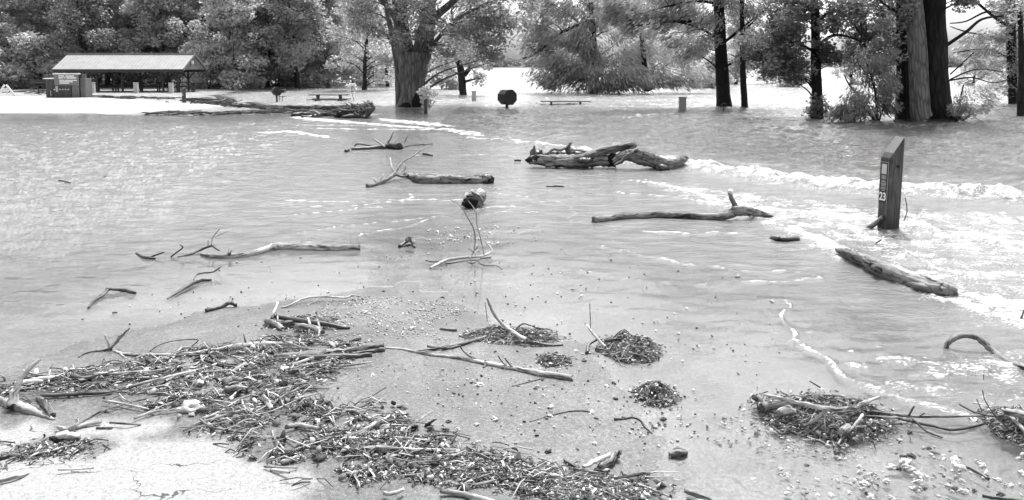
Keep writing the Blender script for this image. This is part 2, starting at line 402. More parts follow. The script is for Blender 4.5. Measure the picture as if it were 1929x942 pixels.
step = ss(-1.2, .3, sgn) * np.interp(pA, [0, .1, .4, 1], [0, .03, .07, .08]) * (dA < 12) * np.exp(-np.maximum(sgn, 0) / 6)
B_PX = [(1240, 352), (1300, 372), (1370, 392), (1440, 418), (1500, 436), (1570, 468), (1640, 500), (1700, 528), (1790, 558), (1870, 575), (1960, 585), (2200, 600)]
lines(FLOW)
regB = W([(1180, 330), (1290, 345), (1500, 372), (1700, 395), (2400, 420), (2400, 640), (1900, 578), (1790, 552), (1700, 520), (1640, 492), (1560, 460), (1480, 432), (1400, 415), (1300, 385)])
regC = W([(1462, 565), (1490, 620), (1525, 662), (1570, 705), (1650, 740), (1760, 775), (1870, 800), (2400, 860), (2400, 700), (1900, 640), (1700, 655), (1580, 640)])
sB = sdf(X, Y, regB); sC = sdf(X, Y, regC)
stre = pn(X * 1.6 - Y * .25, Y * 2.6, 63) * .6 + pn(X * 3.6, Y * 6, 64) * .5
foam = np.maximum(foamA, .60 * ss(-.3, .5, sB) * (1 + .7 * stre))
foam = np.maximum(foam, .56 * ss(-.1, .3, sC) * (1 + .8 * stre))
foam = np.maximum(foam, lines([
    (B_PX[3:8], [.10, .35, .35, .3, .15], .75), (B_PX[7:], [.2, .5, .8, .8, .9], .85),
    ([(1690, 428), (1760, 440), (1850, 452), (1940, 466), (2100, 480)], [.15, .5, .6, .6], .8),
    ([(1400, 395), (1480, 402), (1560, 408), (1640, 416)], .3, .7),
    ([(1472, 566), (1462, 580), (1466, 592), (1482, 606), (1494, 624), (1510, 640), (1524, 655), (1546, 672), (1572, 700), (1610, 716), (1660, 735), (1720, 752), (1790, 775), (1850, 792)],
     [.018, .03, .035, .03, .03, .035, .05, .05, .06, .08, .10, .10], 1.0),
    ([(718, 224), (760, 229), (800, 233), (855, 238)], [.3, .9, .8, .3], 1.0),
    ([(560, 221), (600, 226), (680, 232), (780, 240), (860, 246), (900, 252)], [.5, .8, .5, .4, .6, .4], .85),
    ([(590, 242), (700, 243), (860, 246)], [.2, .3, .2], .7),
    ([(560, 236), (640, 236), (700, 238)], .22, .6),
    ([(480, 252), (540, 248), (600, 256), (640, 262)], [.1, .5, .3, .1], .7),
    ([(870, 292), (960, 294), (1010, 300)], .12, .45),
    ([(1180, 338), (1260, 350), (1350, 372), (1400, 384)], [.06, .10, .12, .1], .8),
    ([(1120, 360), (1220, 366), (1300, 376), (1360, 388)], [.03, .05, .05], .6),
    ([(1130, 462), (1210, 482), (1290, 494), (1380, 503), (1480, 510), (1560, 528)], [.015, .03, .025, .03, .025], .62),
    ([(1020, 505), (1120, 518), (1250, 530), (1380, 532), (1560, 530)], [.02, .025, .025, .025], .6),
    ([(1200, 437), (1300, 438), (1380, 437)], [.02, .035, .02], .75),
    ([(1480, 470), (1540, 474), (1600, 478)], [.02, .04, .02], .6),
    ([(540, 378), (700, 378), (900, 374)], [.02, .045, .03], .65),
    ([(560, 392), (650, 388), (760, 380), (780, 366)], [.02, .04, .03], .6),
    ([(560, 404), (620, 398), (720, 392)], [.02, .05, .02], .65),
    ([(540, 446), (640, 428), (740, 420), (800, 410), (880, 402), (1000, 398)], [.02, .03, .03, .03], .6),
    ([(540, 462), (660, 446), (760, 428), (810, 412)], .025, .55), ([(900, 392), (960, 388)], .05, .7),
    ([(380, 286), (450, 279), (520, 272), (560, 268)], [.08, .12, .12], .45),
    ([(930, 366), (1010, 372)], .06, .5), ([(820, 338), (900, 346), (960, 360)], .03, .4),
    ([(1640, 232), (1700, 240), (1760, 236)], [.3, .6, .3], .45), ([(1150, 222), (1230, 218), (1280, 214)], [.3, .8, .3], .55),
    ([(1080, 240), (1180, 236), (1280, 238)], [.2, .5, .3], .5), ([(1000, 228), (1100, 224)], .5, .4), ([(650, 214), (690, 218), (712, 214)], .5, .6)]))
# flow lines curving over the road
# scattered flecks of foam in the fast water behind the road edge
turb = ss(-3, 4, np.where(sA > 0, dA, -dA))                      # beyond the breaking line
right = ss(-1, 6, X - (-2.0 + (Y - 24) * -.28)) * ss(22, 28, Y)
turb = np.clip(np.maximum(turb * (X > -3), right), 0, 1); deepm = turb.copy(); turb = np.maximum(turb, ss(41, 46, Y))
foam = np.maximum(foam, .26 * turb)
foam = np.clip(foam * (1 + .5 * pn(X * 3.1, Y * 3.1, 65) + .5 * pn(X * 8, Y * 6, 66)), 0, 1.05)
calm = 1 - .85 * ss(9, 1.5, -sdf(X, Y, BACK)) * ss(-3, -9, X) * ss(45, 40, Y)
# wave relief (metres)
def w_(fx, fy, s, rot=0.0, warp=.0):
    c, q = math.cos(rot), math.sin(rot); x = X * c - Y * q; y = X * q + Y * c
    if warp: x = x + warp * pn(x * fx * .5, y * fy * .5, s + 100) / fx; y = y + warp * pn(x * fx * .5, y * fy * .5, s + 101) / fy
    return pn(x * fx, y * fy, s)
rid = lambda a: 1 - np.abs(a) * 2
big = w_(.22, .5, 71, .1, .8) * .6 + rid(w_(.5, 1.0, 72, -.15, 1.0)) * .35 + w_(1.2, 2.2, 73, .2, .8) * .28 + w_(2.6, 4.5, 74, 0, .6) * .13
sml = w_(1.5, 3.6, 75, .12, .5) * .5 + w_(3.2, 8.5, 76, -.10, .5) * .32 + w_(7, 17, 77, .15, .3) * .15
zone = 1 - turb
left = ss(-1.0, -5.0, X - (-2.5 + (Y - 8) * -.10)) * zone
rapid = ss(-.5, .6, np.maximum(sB, sC)) 
br = P(1400, 890); botr = np.exp(-(((X - br.x) / .55) ** 2 + ((Y - br.y) / .75) ** 2))
far = np.clip(30 / np.maximum(Y, 30), .25, 1)
Zw = big * .16 * turb * (.6 + .4 * far) + sml * (.014 + .05 * left + .035 * rapid + .04 * turb)
Zw += rid(w_(5.5, 15, 78, -.62, .9)) * .015 * left + w_(20, 34, 80) * .0012
Zw *= np.clip(dep / .045, .12, 1) * calm
Zw += rid(w_(4.5, 9.5, 79, .5, 1.2)) * .014 * botr * ss(0, .02, dep)
Zw = np.where(dep > 0, np.maximum(Zw, -.55 * dep), Zw - .02)
Zw += (ridge * (1 + 1.2 * pn(X * 2.5, Y * 2.0, 81) + .5 * pn(X * 7, Y * 5, 82)) + step)
for pts_, h_, w2_ in (([(1690, 428), (1760, 440), (1850, 452), (1940, 466), (2100, 480)], .07, .28), (B_PX[2:], .025, .18), ([(1400, 395), (1480, 402), (1560, 408), (1640, 416)], .05, .25), ([(1700, 395), (1800, 402), (1930, 416)], .05, .3)):
    d_, p_, s_ = pdist(wxa, wya, W(pts_)); Zw += h_ * np.exp(-(d_ / w2_) ** 2) * (1 + pn(X * 3, Y * 2.5, 86)) * (dep > .03)
Zw += foam ** 2 * .02 * np.clip(.5 + pn(X * 9, Y * 9, 83), 0, 1.5) * np.clip(dep / .04, 0, 1) * (Y < 40)
lo = P(1130, 300)
cover = ss(.0, .19, dep + pn(X * 1.2, Y * 2, 85) * .012)
me = mesh_np('flood_water', np.stack([X, Y, Zw], -1).reshape(-1, 3), F, True, {'foam': foam, 'cover': np.maximum(cover, np.clip(silt * .8, 0, 1)), 'turb': turb, 'calm': calm, 'silt': silt, 'deep': deepm * ss(52, 36, Y), 'pale': ss(38, 50, Y)})  # pale puts far sunlight and silt into the water colour; deep fades there
m, n, b, o = newmat('muddy flood water with foam')
pos = N(n, 'ShaderNodeNewGeometry').outputs['Position']
aF, aC, aT = attr(n, 'foam').outputs['Fac'], attr(n, 'cover').outputs['Fac'], attr(n, 'turb').outputs['Fac']
def stretched(sx, sy):
    q = N(n, 'ShaderNodeMapping'); q.inputs['Scale'].default_value = (sx, sy, 1); n.links.new(pos, q.inputs[0]); return q.outputs[0]
s1 = stretched(1, 2.4); s2 = stretched(1, 1.5)
f1 = noise(n, s1, 7.5, 6, .7, .8); f2 = noise(n, s2, 30, 3, .65, .3); f3 = noise(n, s1, 1.6, 3, .5)
ft = mathn(n, 'MULTIPLY_ADD', f1, .5, mathn(n, 'MULTIPLY', f2, .5))
ff = mathn(n, 'MULTIPLY_ADD', aF, .30, ft)
fm = N(n, 'ShaderNodeMapRange', interpolation_type='SMOOTHSTEP'); fm.inputs[1].default_value = .65; fm.inputs[2].default_value = .84
n.links.new(ff, fm.inputs[0])
fac = mathn(n, 'MULTIPLY', fm.outputs[0], mathn(n, 'GREATER_THAN', aF, .04))
mud = ramp(n, f3, [(.3, .14), (.7, .215)])
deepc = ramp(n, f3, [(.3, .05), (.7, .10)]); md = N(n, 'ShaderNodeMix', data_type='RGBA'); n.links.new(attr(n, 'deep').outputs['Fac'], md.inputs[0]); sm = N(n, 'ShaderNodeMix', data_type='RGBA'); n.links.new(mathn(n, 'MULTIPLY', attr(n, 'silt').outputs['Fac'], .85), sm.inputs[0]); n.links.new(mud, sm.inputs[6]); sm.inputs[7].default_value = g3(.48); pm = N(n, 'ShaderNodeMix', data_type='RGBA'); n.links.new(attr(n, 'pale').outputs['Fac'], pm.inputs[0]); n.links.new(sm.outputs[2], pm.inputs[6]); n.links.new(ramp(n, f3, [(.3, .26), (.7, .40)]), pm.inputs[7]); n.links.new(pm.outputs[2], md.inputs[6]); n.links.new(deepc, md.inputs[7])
mx = N(n, 'ShaderNodeMix', data_type='RGBA'); n.links.new(fac, mx.inputs[0]); n.links.new(md.outputs[2], mx.inputs[6]); n.links.new(ramp(n, f2, [(.35, .42), (.62, .80)]), mx.inputs[7])
n.links.new(mx.outputs[2], b.inputs['Base Color'])
n.links.new(mathn(n, 'MULTIPLY_ADD', fac, .7, .09), b.inputs['Roughness']); b.inputs['IOR'].default_value = 1.33
rp = noise(n, stretched(1, 2.1), 16, 4, .6, .4); rp2 = noise(n, stretched(1, 1.7), 4.5, 4, .6, .8)
hb = mathn(n, 'MULTIPLY_ADD', rp2, 2.0, mathn(n, 'MULTIPLY', rp, .35)); hb = mathn(n, 'MULTIPLY_ADD', fac, .6, hb)
hb = mathn(n, 'MULTIPLY', hb, mathn(n, 'MULTIPLY', attr(n, 'calm').outputs['Fac'], mathn(n, 'MULTIPLY_ADD', aT, 1.2, .5)))
n.links.new(bump(n, hb, .8, .03), b.inputs['Normal'])
tr = N(n, 'ShaderNodeBsdfTransparent'); ms = N(n, 'ShaderNodeMixShader')
# very shallow water lets the asphalt through but still shines
gl = N(n, 'ShaderNodeBsdfGlossy'); gl.inputs['Roughness'].default_value = .08
fr = N(n, 'ShaderNodeFresnel'); fr.inputs[0].default_value = 1.33
bn_ = bump(n, hb, .5, .006); n.links.new(bn_, gl.inputs['Normal']); n.links.new(bn_, fr.inputs['Normal'])
film = N(n, 'ShaderNodeMixShader'); bk = N(n, 'ShaderNodeNewGeometry').outputs['Backfacing']; n.links.new(mathn(n, 'MULTIPLY', fr.outputs[0], mathn(n, 'SUBTRACT', 1, bk)), film.inputs[0]); n.links.new(tr.outputs[0], film.inputs[1]); n.links.new(gl.outputs[0], film.inputs[2])
cv = mathn(n, 'MAXIMUM', mathn(n, 'MULTIPLY', aC, 1.0), fac, clamp=True)
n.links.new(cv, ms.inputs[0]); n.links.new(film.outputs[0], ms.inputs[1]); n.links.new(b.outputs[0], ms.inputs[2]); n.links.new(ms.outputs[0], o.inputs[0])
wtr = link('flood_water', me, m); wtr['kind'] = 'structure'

# ---------------------------------------------------------------- leaf clouds
def leaves(name, centers, radii, per, size, mat, parent=None, seed=0, aspect=1.5, flatz=.65, up=.5, droop=None, tone=None, origin=None):
    """many small leaf faces round twig ends; droop = (outward unit per centre, amount) for feathery sprays"""
    r = np.random.RandomState(seed); C = np.asarray(centers, float); k = len(C)
    idx = np.repeat(np.arange(k), per); n_ = len(idx)
    rad = np.asarray(radii, float) * np.ones(k)
    off = r.normal(0, 1, (n_, 3)); off /= np.maximum(1, np.linalg.norm(off, axis=1, keepdims=True) / 1.7)
    off *= rad[idx, None] * .62; off[:, 2] *= flatz
    p = C[idx] + off
    if droop is not None:
        o_, amt = droop; a = o_[idx] * .8 + np.array([0, 0, -1]) * amt + r.normal(0, .28, (n_, 3))
    else:
        a = r.normal(0, 1, (n_, 3)); a[:, 2] *= .5; a[:, 2] -= .25
    a /= np.linalg.norm(a, axis=1, keepdims=True)
    nn_ = r.normal(0, 1, (n_, 3)) * (1 - up * .5); nn_[:, 2] += up
    b_ = np.cross(a, nn_); b_ /= np.maximum(1e-6, np.linalg.norm(b_, axis=1, keepdims=True))
    s = size * r.uniform(.6, 1.35, (n_, 1)); bend = np.cross(a, b_) * s * .12
    V = np.stack([p - a * s * .5, p + b_ * s / aspect * .5 + bend, p + a * s * .5, p - b_ * s / aspect * .5 + bend], 1).reshape(-1, 3)
    if parent is not None: V = V - np.array(OFF[parent.name])
    elif origin is not None: V = V - np.array(origin)
    ct = (tone if tone is not None else r.uniform(0, 1, k))
    tn = np.clip(ct[idx] * .6 + r.uniform(0, .4, n_), 0, 1)
    Fq = np.arange(n_ * 4).reshape(-1, 4)
    me = mesh_np(name, V, Fq, False, {'tone': np.repeat(tn, 4)})
    return link(name, me, mat, parent, origin)
def blob_centres(blobs, r, gap=.08, gf=.55):
    out_ = []
    for (c, rad, k) in blobs:
        got = 0; tries = 0
        while got < k and tries < k * 12:
            tries += 1
            q = r.normal(0, 1, 3); q /= np.linalg.norm(q); q *= r.uniform(.35, 1) ** .45
            p = np.array(c) + q * np.array(rad)
            if pn(np.array([p[0] * gf + p[2] * .3]), np.array([p[1] * gf * .7 + p[2] * gf]), 5)[0] < gap - .25: continue
            out_.append(p); got += 1
    return np.array(out_)
def twigs_to(mb, trunk, C, every, r0, r, seed, zmin=-99, sag=.12):
    """limbs from the trunk to every n-th cluster, curved"""
    rr = random.Random(seed)
    for i in range(0, len(C), every):
        c = Vector(C[i]); best = None
        for (p, rad) in trunk:
            if p.z > c.z + .6: continue
            d = (p - c).length + abs((c.z - p.z) - .5 * math.hypot(c.x - p.x, c.y - p.y)) * .8
            if best is None or d < best[0]: best = (d, p, rad)
        if best is None: best = (0, trunk[0][0], trunk[0][1])
        p, rad = best[1], best[2]; L = (c - p).length
        if L < .4: continue
        mid = p.lerp(c, .5) + Vector((rr.uniform(-.08, .08), rr.uniform(-.08, .08), rr.uniform(-.02, sag))) * L
        ra = min(rad * .5, r0 * (.5 + L * .12)); mb.tube([p, p.lerp(mid, .5) + Vector((0, 0, .04 * L)), mid, c], [ra, ra * .75, ra * .5, ra * .15], 5, 0, i, 2)
def densify(pts, rad, k=6):
    o_ = []
    for i in range(len(pts) - 1):
        for j in range(k): o_.append((pts[i].lerp(pts[i + 1], j / k), rad[i] + (rad[i + 1] - rad[i]) * j / k))
    o_.append((pts[-1], rad[-1])); return o_

# ---- forest tree templates (in local coordinates)
def template(kind, seed, H, mat, bark, size, per, spread=4.2, low=1.2, nb=11, k=26, label='', cat='tree', group=None, stems=1, aspect=1.5, rc=.85):
    r = np.random.RandomState(seed); rr = random.Random(seed)
    root = thing(kind, label, cat, (0, 0, 0), group)
    mb = MB(); tr = []
    for s_ in range(stems):
        lean = Vector((rr.uniform(-.12, .12) + (s_ - (stems - 1) / 2) * .16, rr.uniform(-.1, .1), 1))
        pts = [Vector((s_ * .3, 0, -.6))] + [Vector((s_ * .3 + lean.x * z + rr.uniform(-.15, .15), lean.y * z + rr.uniform(-.15, .15), z)) for z in np.linspace(H * .12, H * .9, 6)]
        rad = list(np.linspace(.26, .04, 7) * (H / 12) / math.sqrt(stems)); rad[0] *= 1.25
        mb.tube(pts, rad, 9, .12, seed + s_, 3); tr += densify(pts, rad)
    blobs = []
    for i in range(nb):
        z = low + (H - low - 1.2) * (i / (nb - 1)) ** .9; a = i * 2.4 + rr.uniform(-.5, .5)
        f = math.sin(min(1, (z / H) * 1.15 + .18) * math.pi) ** .6; d = spread * .55 * f
        blobs.append(((math.cos(a) * d, math.sin(a) * d, z), (spread * .55 * rr.uniform(.7, 1.1), spread * .55 * rr.uniform(.7, 1.1), H * .09 * rr.uniform(.8, 1.3)), k))
    C = blob_centres(blobs, r)
    twigs_to(mb, tr, C, 7, .09, r, seed)
    mb.build('trunk', bark, root, smooth=True)
    leaves('crown', C, r.uniform(.55, 1.2, len(C)) * rc, per, size, mat, root, seed, aspect)
    return root
def copy_thing(o, loc, rz=0.0, s=1.0, label=None):
    c = o.copy(); col.objects.link(c); c.location = loc; c.rotation_euler = (0, 0, rz); c.scale = (s, s, s * 1.0)
    if label: c['label'] = label
    for ch in o.children:
        d = ch.copy(); col.objects.link(d); d.parent = c
    return c
WG = 'leafy trees of the wood behind the picnic shelter'
tA = template('broadleaf_tree', 101, 12.5, M['leaf_a'], M['bark_mid'], .30, 56, group=WG, label='mid grey leafy tree of the wood along the back of the park')
tB = template('broadleaf_tree', 102, 13.5, M['leaf_b'], M['bark_mid'], .31, 56, spread=4.6, low=.9, group=WG, label='pale full-crowned tree of the wood along the back of the park')
tC = template('broadleaf_tree', 103, 12.0, M['leaf_c'], M['bark_dark'], .29, 54, spread=3.9, low=2.2, group=WG, label='dark leafy tree with bare lower trunk in the wood at the back')
tD = template('understory_tree', 104, 5.2, M['leaf_b'], M['bark_dark'], .28, 55, spread=3.0, low=.6, nb=7, k=18, group='young trees at the edge of the wood', label='low pale bushy tree at the foot of the wood', stems=2)
def spot(px, d, z=None):
    x = (px - CX) / FPX * d; return (x, d, gz(x, d) if z is None else z)
used = set()
def put(t, px, d, rz, s, label=None, z=None):
    loc = spot(px, d, z)
    if t.name not in used:
        used.add(t.name); t.location = loc; t.rotation_euler = (0, 0, rz); t.scale = (s, s, s)
        if label: t['label'] = label
        return t
    return copy_thing(t, loc, rz, s, label)
row1 = [(-70, 76, tB), (25, 78, tB), (95, 80, tA), (165, 77, tC), (235, 82, tB), (305, 79, tA), (380, 82, tA), (440, 77, tB), (505, 80, tC), (565, 78, tC), (620, 84, tA)]
RL_ = ['pale tree half cut by the left edge, behind the barricade', 'pale full tree rising behind the barricade', 'mid grey tree rising behind the flat barbecue tray and sign kiosk', 'dark tree behind the left end of the shelter roof', 'pale tree over the left half of the shelter roof',
  'pale tree over the middle of the shelter roof', 'mid grey tree over the right half of the shelter roof', 'mid grey tree just right of the shelter gable', 'pale tree two crowns right of the shelter gable', 'dark tree behind the small barbecue with fire box', 'dark tree with bare trunk behind the left end of the first flooded table', 'mid grey tree behind the right end of the first flooded table']
for i, (px, d, t) in enumerate(row1): put(t, px, d, i * 1.7, rnd.uniform(.92, 1.1), RL_[i])
for i, px in enumerate([-30, 55, 130, 205, 270, 345, 415, 475, 540, 600]): put([tC, tA, tC, tA][i % 4], px, 87 + rnd.uniform(-2, 2), i * 2.3, rnd.uniform(1, 1.2), 'tree deep in the wood, glimpsed behind its front row')
for i, px in enumerate([0, 100, 190, 290, 370, 460, 550, 610, 690]): put([tA, tC, tB][i % 3], px, 96 + rnd.uniform(-2, 3), i * 1.3, rnd.uniform(1.1, 1.3), 'tree deep in the wood, glimpsed behind its front row')
for i, (px, d) in enumerate([(15, 74), (70, 75), (130, 76), (400, 75), (455, 76), (345, 84), (520, 83)]): put(tD, px, d, i * 1.1, rnd.uniform(.8, 1.15), ['low bushy young tree directly behind the barricade', 'low bushy young tree behind the flat barbecue tray', 'low bushy young tree behind the sign kiosk', 'low bushy young tree right of the shelter gable end', 'low bushy young tree behind the left of the small fire-box barbecue', 'low bushy young tree seen under the shelter roof near its gable', 'low bushy young tree right of the small fire-box barbecue'][i])
# trees right of that wood, thinner, with light through them
tE = template('open_tree', 105, 11, M['leaf_b'], M['bark_dark'], .26, 40, spread=3.6, low=2.2, nb=9, k=16, label='open slender tree with forked dark trunk left of the big forked tree', rc=.75)
put(tE, 685, 74, .4, 1.0)
put(tE, 732, 86, 2.0, .9, 'small open tree seen just left of the big forked trunk', -.1)
tF = template('waterside_bush', 106, 4.6, M['leaf_a'], M['bark_dark'], .24, 55, spread=2.6, low=.5, nb=7, k=16, stems=3, label='low leafy bush at the flood edge right of the big forked trunk', cat='bush', group=None)
put(tF, 835, 78, 0, 1.0, None, -.1); put(tF, 712, 90, 1, .8, 'low bush beyond the flood left of the big forked trunk', -.1)
# right background
RB = 'pale trees standing in the flood beyond the right bank'
tG = template('pale_tree', 107, 12, M['leaf_b'], M['bark_dark'], .34, 46, spread=4.2, low=1.0, nb=10, k=18, group=RB, label='pale leafy tree standing beyond the flood on the right')
for i, (px, d, s) in enumerate([(1300, 96, 1.0), (1385, 100, .9), (1465, 104, .9), (1600, 98, .62), (1680, 90, .8), (1830, 92, .55), (1905, 88, .75), (1985, 84, .95), (2080, 90, 1.0)]):
    put(tG, px, d, i * 1.9, s, ['pale tree filling the gap left of the tall black cypress trunk', 'pale tree behind the two straight black trunks', 'pale tree behind the left boughs of the ivy-clad tree', 'small pale tree behind the willow bush', 'pale tree seen left of the huge double trunk', 'small pale tree low behind the dark wispy bush', 'pale tree behind the right-edge cypress', None, None][i], -.1)
put(tD, 1340, 82, 2.0, .9, 'low pale tree in the flood behind the tall dark trunk', -.1); put(tD, 1500, 86, 2.6, .8, 'low pale tree in the flood left of the ivy-clad trunk', -.1)

# ---- trees with their own shape
def hero(kind, label, base_px, d, limbs, blobs, mat, bark, size, per, rc, ev=5, r0=.08, name_t='trunk', aspect=1.5, droop=None, n_=12, rib=0, seed=1, extra=None, up=.5, gap=.08, flatz=.65, cat='tree', rough=.08, group=None, tone_f=None):
    base = PD(base_px[0], base_px[1], d); base.z = 0
    root = thing(kind, label, cat, base, group); mb = MB(); tr = []; r = np.random.RandomState(seed)
    for li, L in enumerate(limbs):
        pts = [PD(q[0], q[1], d + (q[3] if len(q) > 3 else 0)) for q in L]; rad = [q[2] * d / FPX for q in L]
        mb.tube(pts, rad, n_ if rad[0] > .12 else 7, rough, seed + li, 4, rib=rib if rad[0] > .3 else 0); tr += densify(pts, rad)
    bl = [(tuple(PD(c[0], c[1], d + c[4])), (c[2] * d / FPX, c[5], c[3] * d / FPX), c[6]) for c in blobs]
    C = blob_centres(bl, r, gap); twigs_to(mb, tr, C, ev, r0, r, seed)
    mb.build('trunk', bark, root, smooth=True)
    dr = None
    if droop is not None:
        a = C - np.array([base.x, base.y, 0]); a[:, 2] = 0; a /= np.maximum(.3, np.linalg.norm(a, axis=1, keepdims=True)); dr = (a, droop)
    leaves('crown', C, r.uniform(.6, 1.2, len(C)) * rc, per, size, mat, root, seed, aspect, flatz, up, dr)
    return root
big = hero('forked_tree', 'massive pale-barked tree whose trunk forks low, standing in the flood', (775, 204), 45,
  [[(770, 222, 30), (774, 204, 26), (777, 180, 23), (777, 150, 24), (778, 120, 28), (779, 98, 31)],
   [(768, 112, 20), (760, 84, 17), (756, 50, 15), (752, 0, 13), (745, -90, 10), (728, -220, 4)],
   [(788, 112, 20), (800, 84, 17), (805, 50, 15), (808, 0, 13), (815, -110, 9), (828, -240, 3)],
   [(803, 60, 8, 0), (822, 30, 7, -.5), (850, 6, 6, -1), (890, -40, 4, -2), (940, -110, 2, -2.5)],
   [(753, 205, 10, 1), (752, 188, 8, 1), (750, 130, 7.5, .8), (744, 88, 7, .5), (733, 40, 5, 1), (718, -40, 4, 1.5), (700, -140, 2, 2)],
   [(757, 60, 6), (735, 20, 4.5, -1), (700, -20, 3, -2), (660, -80, 2, -3)],
   [(806, 100, 4, -.3), (835, 60, 3.5, -1), (870, 30, 2.8, -2), (920, 5, 2, -3)],
   [(780, 98, 3), (788, 60, 3), (800, 30, 2.4, -1), (830, -10, 1.6, -1)]],
  [(720, 10, 80, 45, 0, 3, 50), (860, 30, 75, 45, -1, 3, 60), (930, 50, 50, 36, -2, 2.2, 42), (850, 90, 50, 26, 1, 2, 26), (770, 40, 40, 40, -2.2, 1, 14), (690, 50, 38, 30, 1, 2, 16),
   (975, 20, 36, 40, -2, 2, 26), (740, -80, 110, 60, 0, 4, 60), (860, -90, 110, 60, 0, 4, 60), (800, -190, 120, 60, 0, 4, 60), (930, 100, 20, 14, -1, 1, 8), (725, 105, 22, 16, 1, 1, 6)],
  M['leaf_m'], M['bark_mid'], .20, 58, .62, seed=201, rib=.03, gap=.16)
mbk = MB(); 
mbk.tube([PD(786, 206, 44.6), PD(786, 190, 44.45), PD(784, 176, 44.4)], [13 * 45 / FPX, 11 * 45 / FPX, 2 * 45 / FPX], 10, .3, 3, 3, flat=1)
mbk.tube([PD(764, 208, 44.4), PD(764, 200, 44.35), PD(763, 193, 44.4)], [15 * 45 / FPX, 12 * 45 / FPX, 2 * 45 / FPX], 10, .3, 4, 3)
mbk.build('wet_trunk_base', M['hollow'], big, smooth=True)  # dark wet foot of the trunk, highest on its right
hero('small_tree', 'small leaning tree with a split dark trunk between big forked tree and box', (872, 176), 62,
  [[(874, 186, 8), (872, 174, 7), (870, 150, 7), (868, 132, 7), (865, 116, 5), (858, 70, 3), (850, 20, 2)],
   [(874, 142, 5), (884, 130, 4), (900, 112, 2.6), (925, 98, 1.8), (950, 92, 1)], [(872, 155, 3), (890, 150, 1.6), (905, 148, 1)]],
  [(860, 90, 40, 30, 0, 2, 26), (905, 110, 34, 20, -.5, 1.6, 22), (895, 60, 45, 30, 0, 2, 30), (880, 0, 60, 40, 0, 2.5, 40), (895, 148, 12, 8, 0, .6, 5), (835, 125, 20, 20, 0, 1.5, 8)],
  M['leaf_a'], M['bark_dark'], .22, 50, .6, seed=202, ev=4)
hero('bald_cypress', 'wide feathery cypress drooping to the flood water behind the second table', (1120, 172), 68,
  [[(1122, 185, 9), (1120, 165, 8), (1118, 100, 7), (1115, 20, 6), (1112, -120, 3)], [(1030, 140, 2.5, -1), (1060, 148, 3.5, -1), (1118, 150, 4, 0)],
   [(1220, 172, 6, -2), (1216, 140, 5, -2), (1208, 60, 4, -2), (1200, -60, 2, -2)], [(985, 110, 1.4), (1010, 100, 2), (1060, 60, 3), (1112, 40, 4)]],
  [(1035, 140, 38, 26, -1, 3, 46), (1075, 110, 70, 38, 0, 3.5, 85), (1120, 150, 80, 22, -2, 2.5, 75), (1200, 152, 65, 20, -3, 2.2, 60), (1060, 55, 65, 34, 0, 3.2, 70), (1150, 80, 90, 45, 0, 4, 90),
   (1240, 120, 60, 40, -1, 3, 46), (1080, 0, 75, 36, 0, 3.5, 60), (1180, 10, 80, 40, 0, 3.5, 60), (1010, 80, 28, 28, 0, 2, 16), (1130, -80, 90, 60, 0, 4, 60), (1300, 150, 44, 12, -3, 1.5, 22), (1022, 30, 22, 40, 0, 2, 14)],
  M['needle'], M['bark_cyp'], .42, 60, .85, seed=203, aspect=4.5, droop=.75, ev=9, up=.35, gap=.02)
hero('bald_cypress', 'tall cypress with a straight black trunk and sweeping feathery limbs', (1365, 201), 44.5,
  [[(1367, 214, 17), (1364, 200, 14.5), (1361, 150, 12.5), (1357, 80, 11), (1354, 0, 10), (1350, -140, 7), (1346, -300, 3)],
   [(1356, 78, 3), (1335, 62, 2.4, -.5), (1310, 50, 1.8, -1.2), (1270, 40, 1.3, -2)], [(1354, 44, 3), (1300, 40, 2.6, -1), (1240, 42, 2.2, -2), (1195, 50, 1.4, -2.6)],
   [(1366, 78, 3), (1382, 66, 2.6, -.3), (1400, 50, 2, -.6), (1440, 20, 1.2, -1)], [(1352, 8, 3), (1310, 2, 2, -1), (1250, 14, 1.5, -2), (1200, 28, 1.2, -2)],
   [(1362, 130, 2.4), (1380, 118, 2, 0), (1400, 116, 1.4, 0)], [(1354, -20, 3), (1420, -30, 2, -1), (1480, -30, 1, -2)]],
  [(1290, 40, 60, 18, -1.6, 1.6, 38), (1220, 50, 50, 20, -2.4, 1.6, 36), (1180, 20, 60, 18, -2.6, 1.6, 34), (1290, -10, 80, 18, -1, 2, 40), (1280, 90, 46, 20, -1, 1.2, 16), (1420, 0, 50, 24, -1, 2, 22),
   (1320, 75, 26, 12, -.6, 1, 8), (1340, -90, 110, 50, 0, 3, 60), (1350, -190, 90, 50, 0, 3, 40), (1150, 5, 30, 12, -3, 1, 14), (1400, 135, 18, 12, -.3, .8, 6), (1425, 85, 26, 22, 0, 1, 9)],
  M['needle'], M['bark_cyp'], .34, 56, .6, seed=204, aspect=5, droop=.55, ev=4, r0=.05, up=.3, gap=.1)
hero('young_cypress', 'thin straight black trunk just right of the tall cypress', (1402, 203), 43.5,
  [[(1404, 212, 7.5), (1403, 202, 6.5), (1400, 150, 5.5), (1399, 90, 5), (1398, 30, 4), (1396, -60, 3)], [(1400, 60, 2), (1420, 40, 1.6), (1450, 10, 1)], [(1401, 100, 1.8), (1425, 100, 1.4), (1440, 108, .8)]],
  [(1410, 20, 30, 30, .5, 1.4, 18), (1415, 110, 22, 16, 0, .9, 9), (1430, 60, 26, 26, 0, 1.2, 10), (1398, -50, 50, 40, 0, 2, 30)], M['needle'], M['bark_cyp'], .3, 50, .5, seed=205, aspect=5, droop=.6, ev=4)
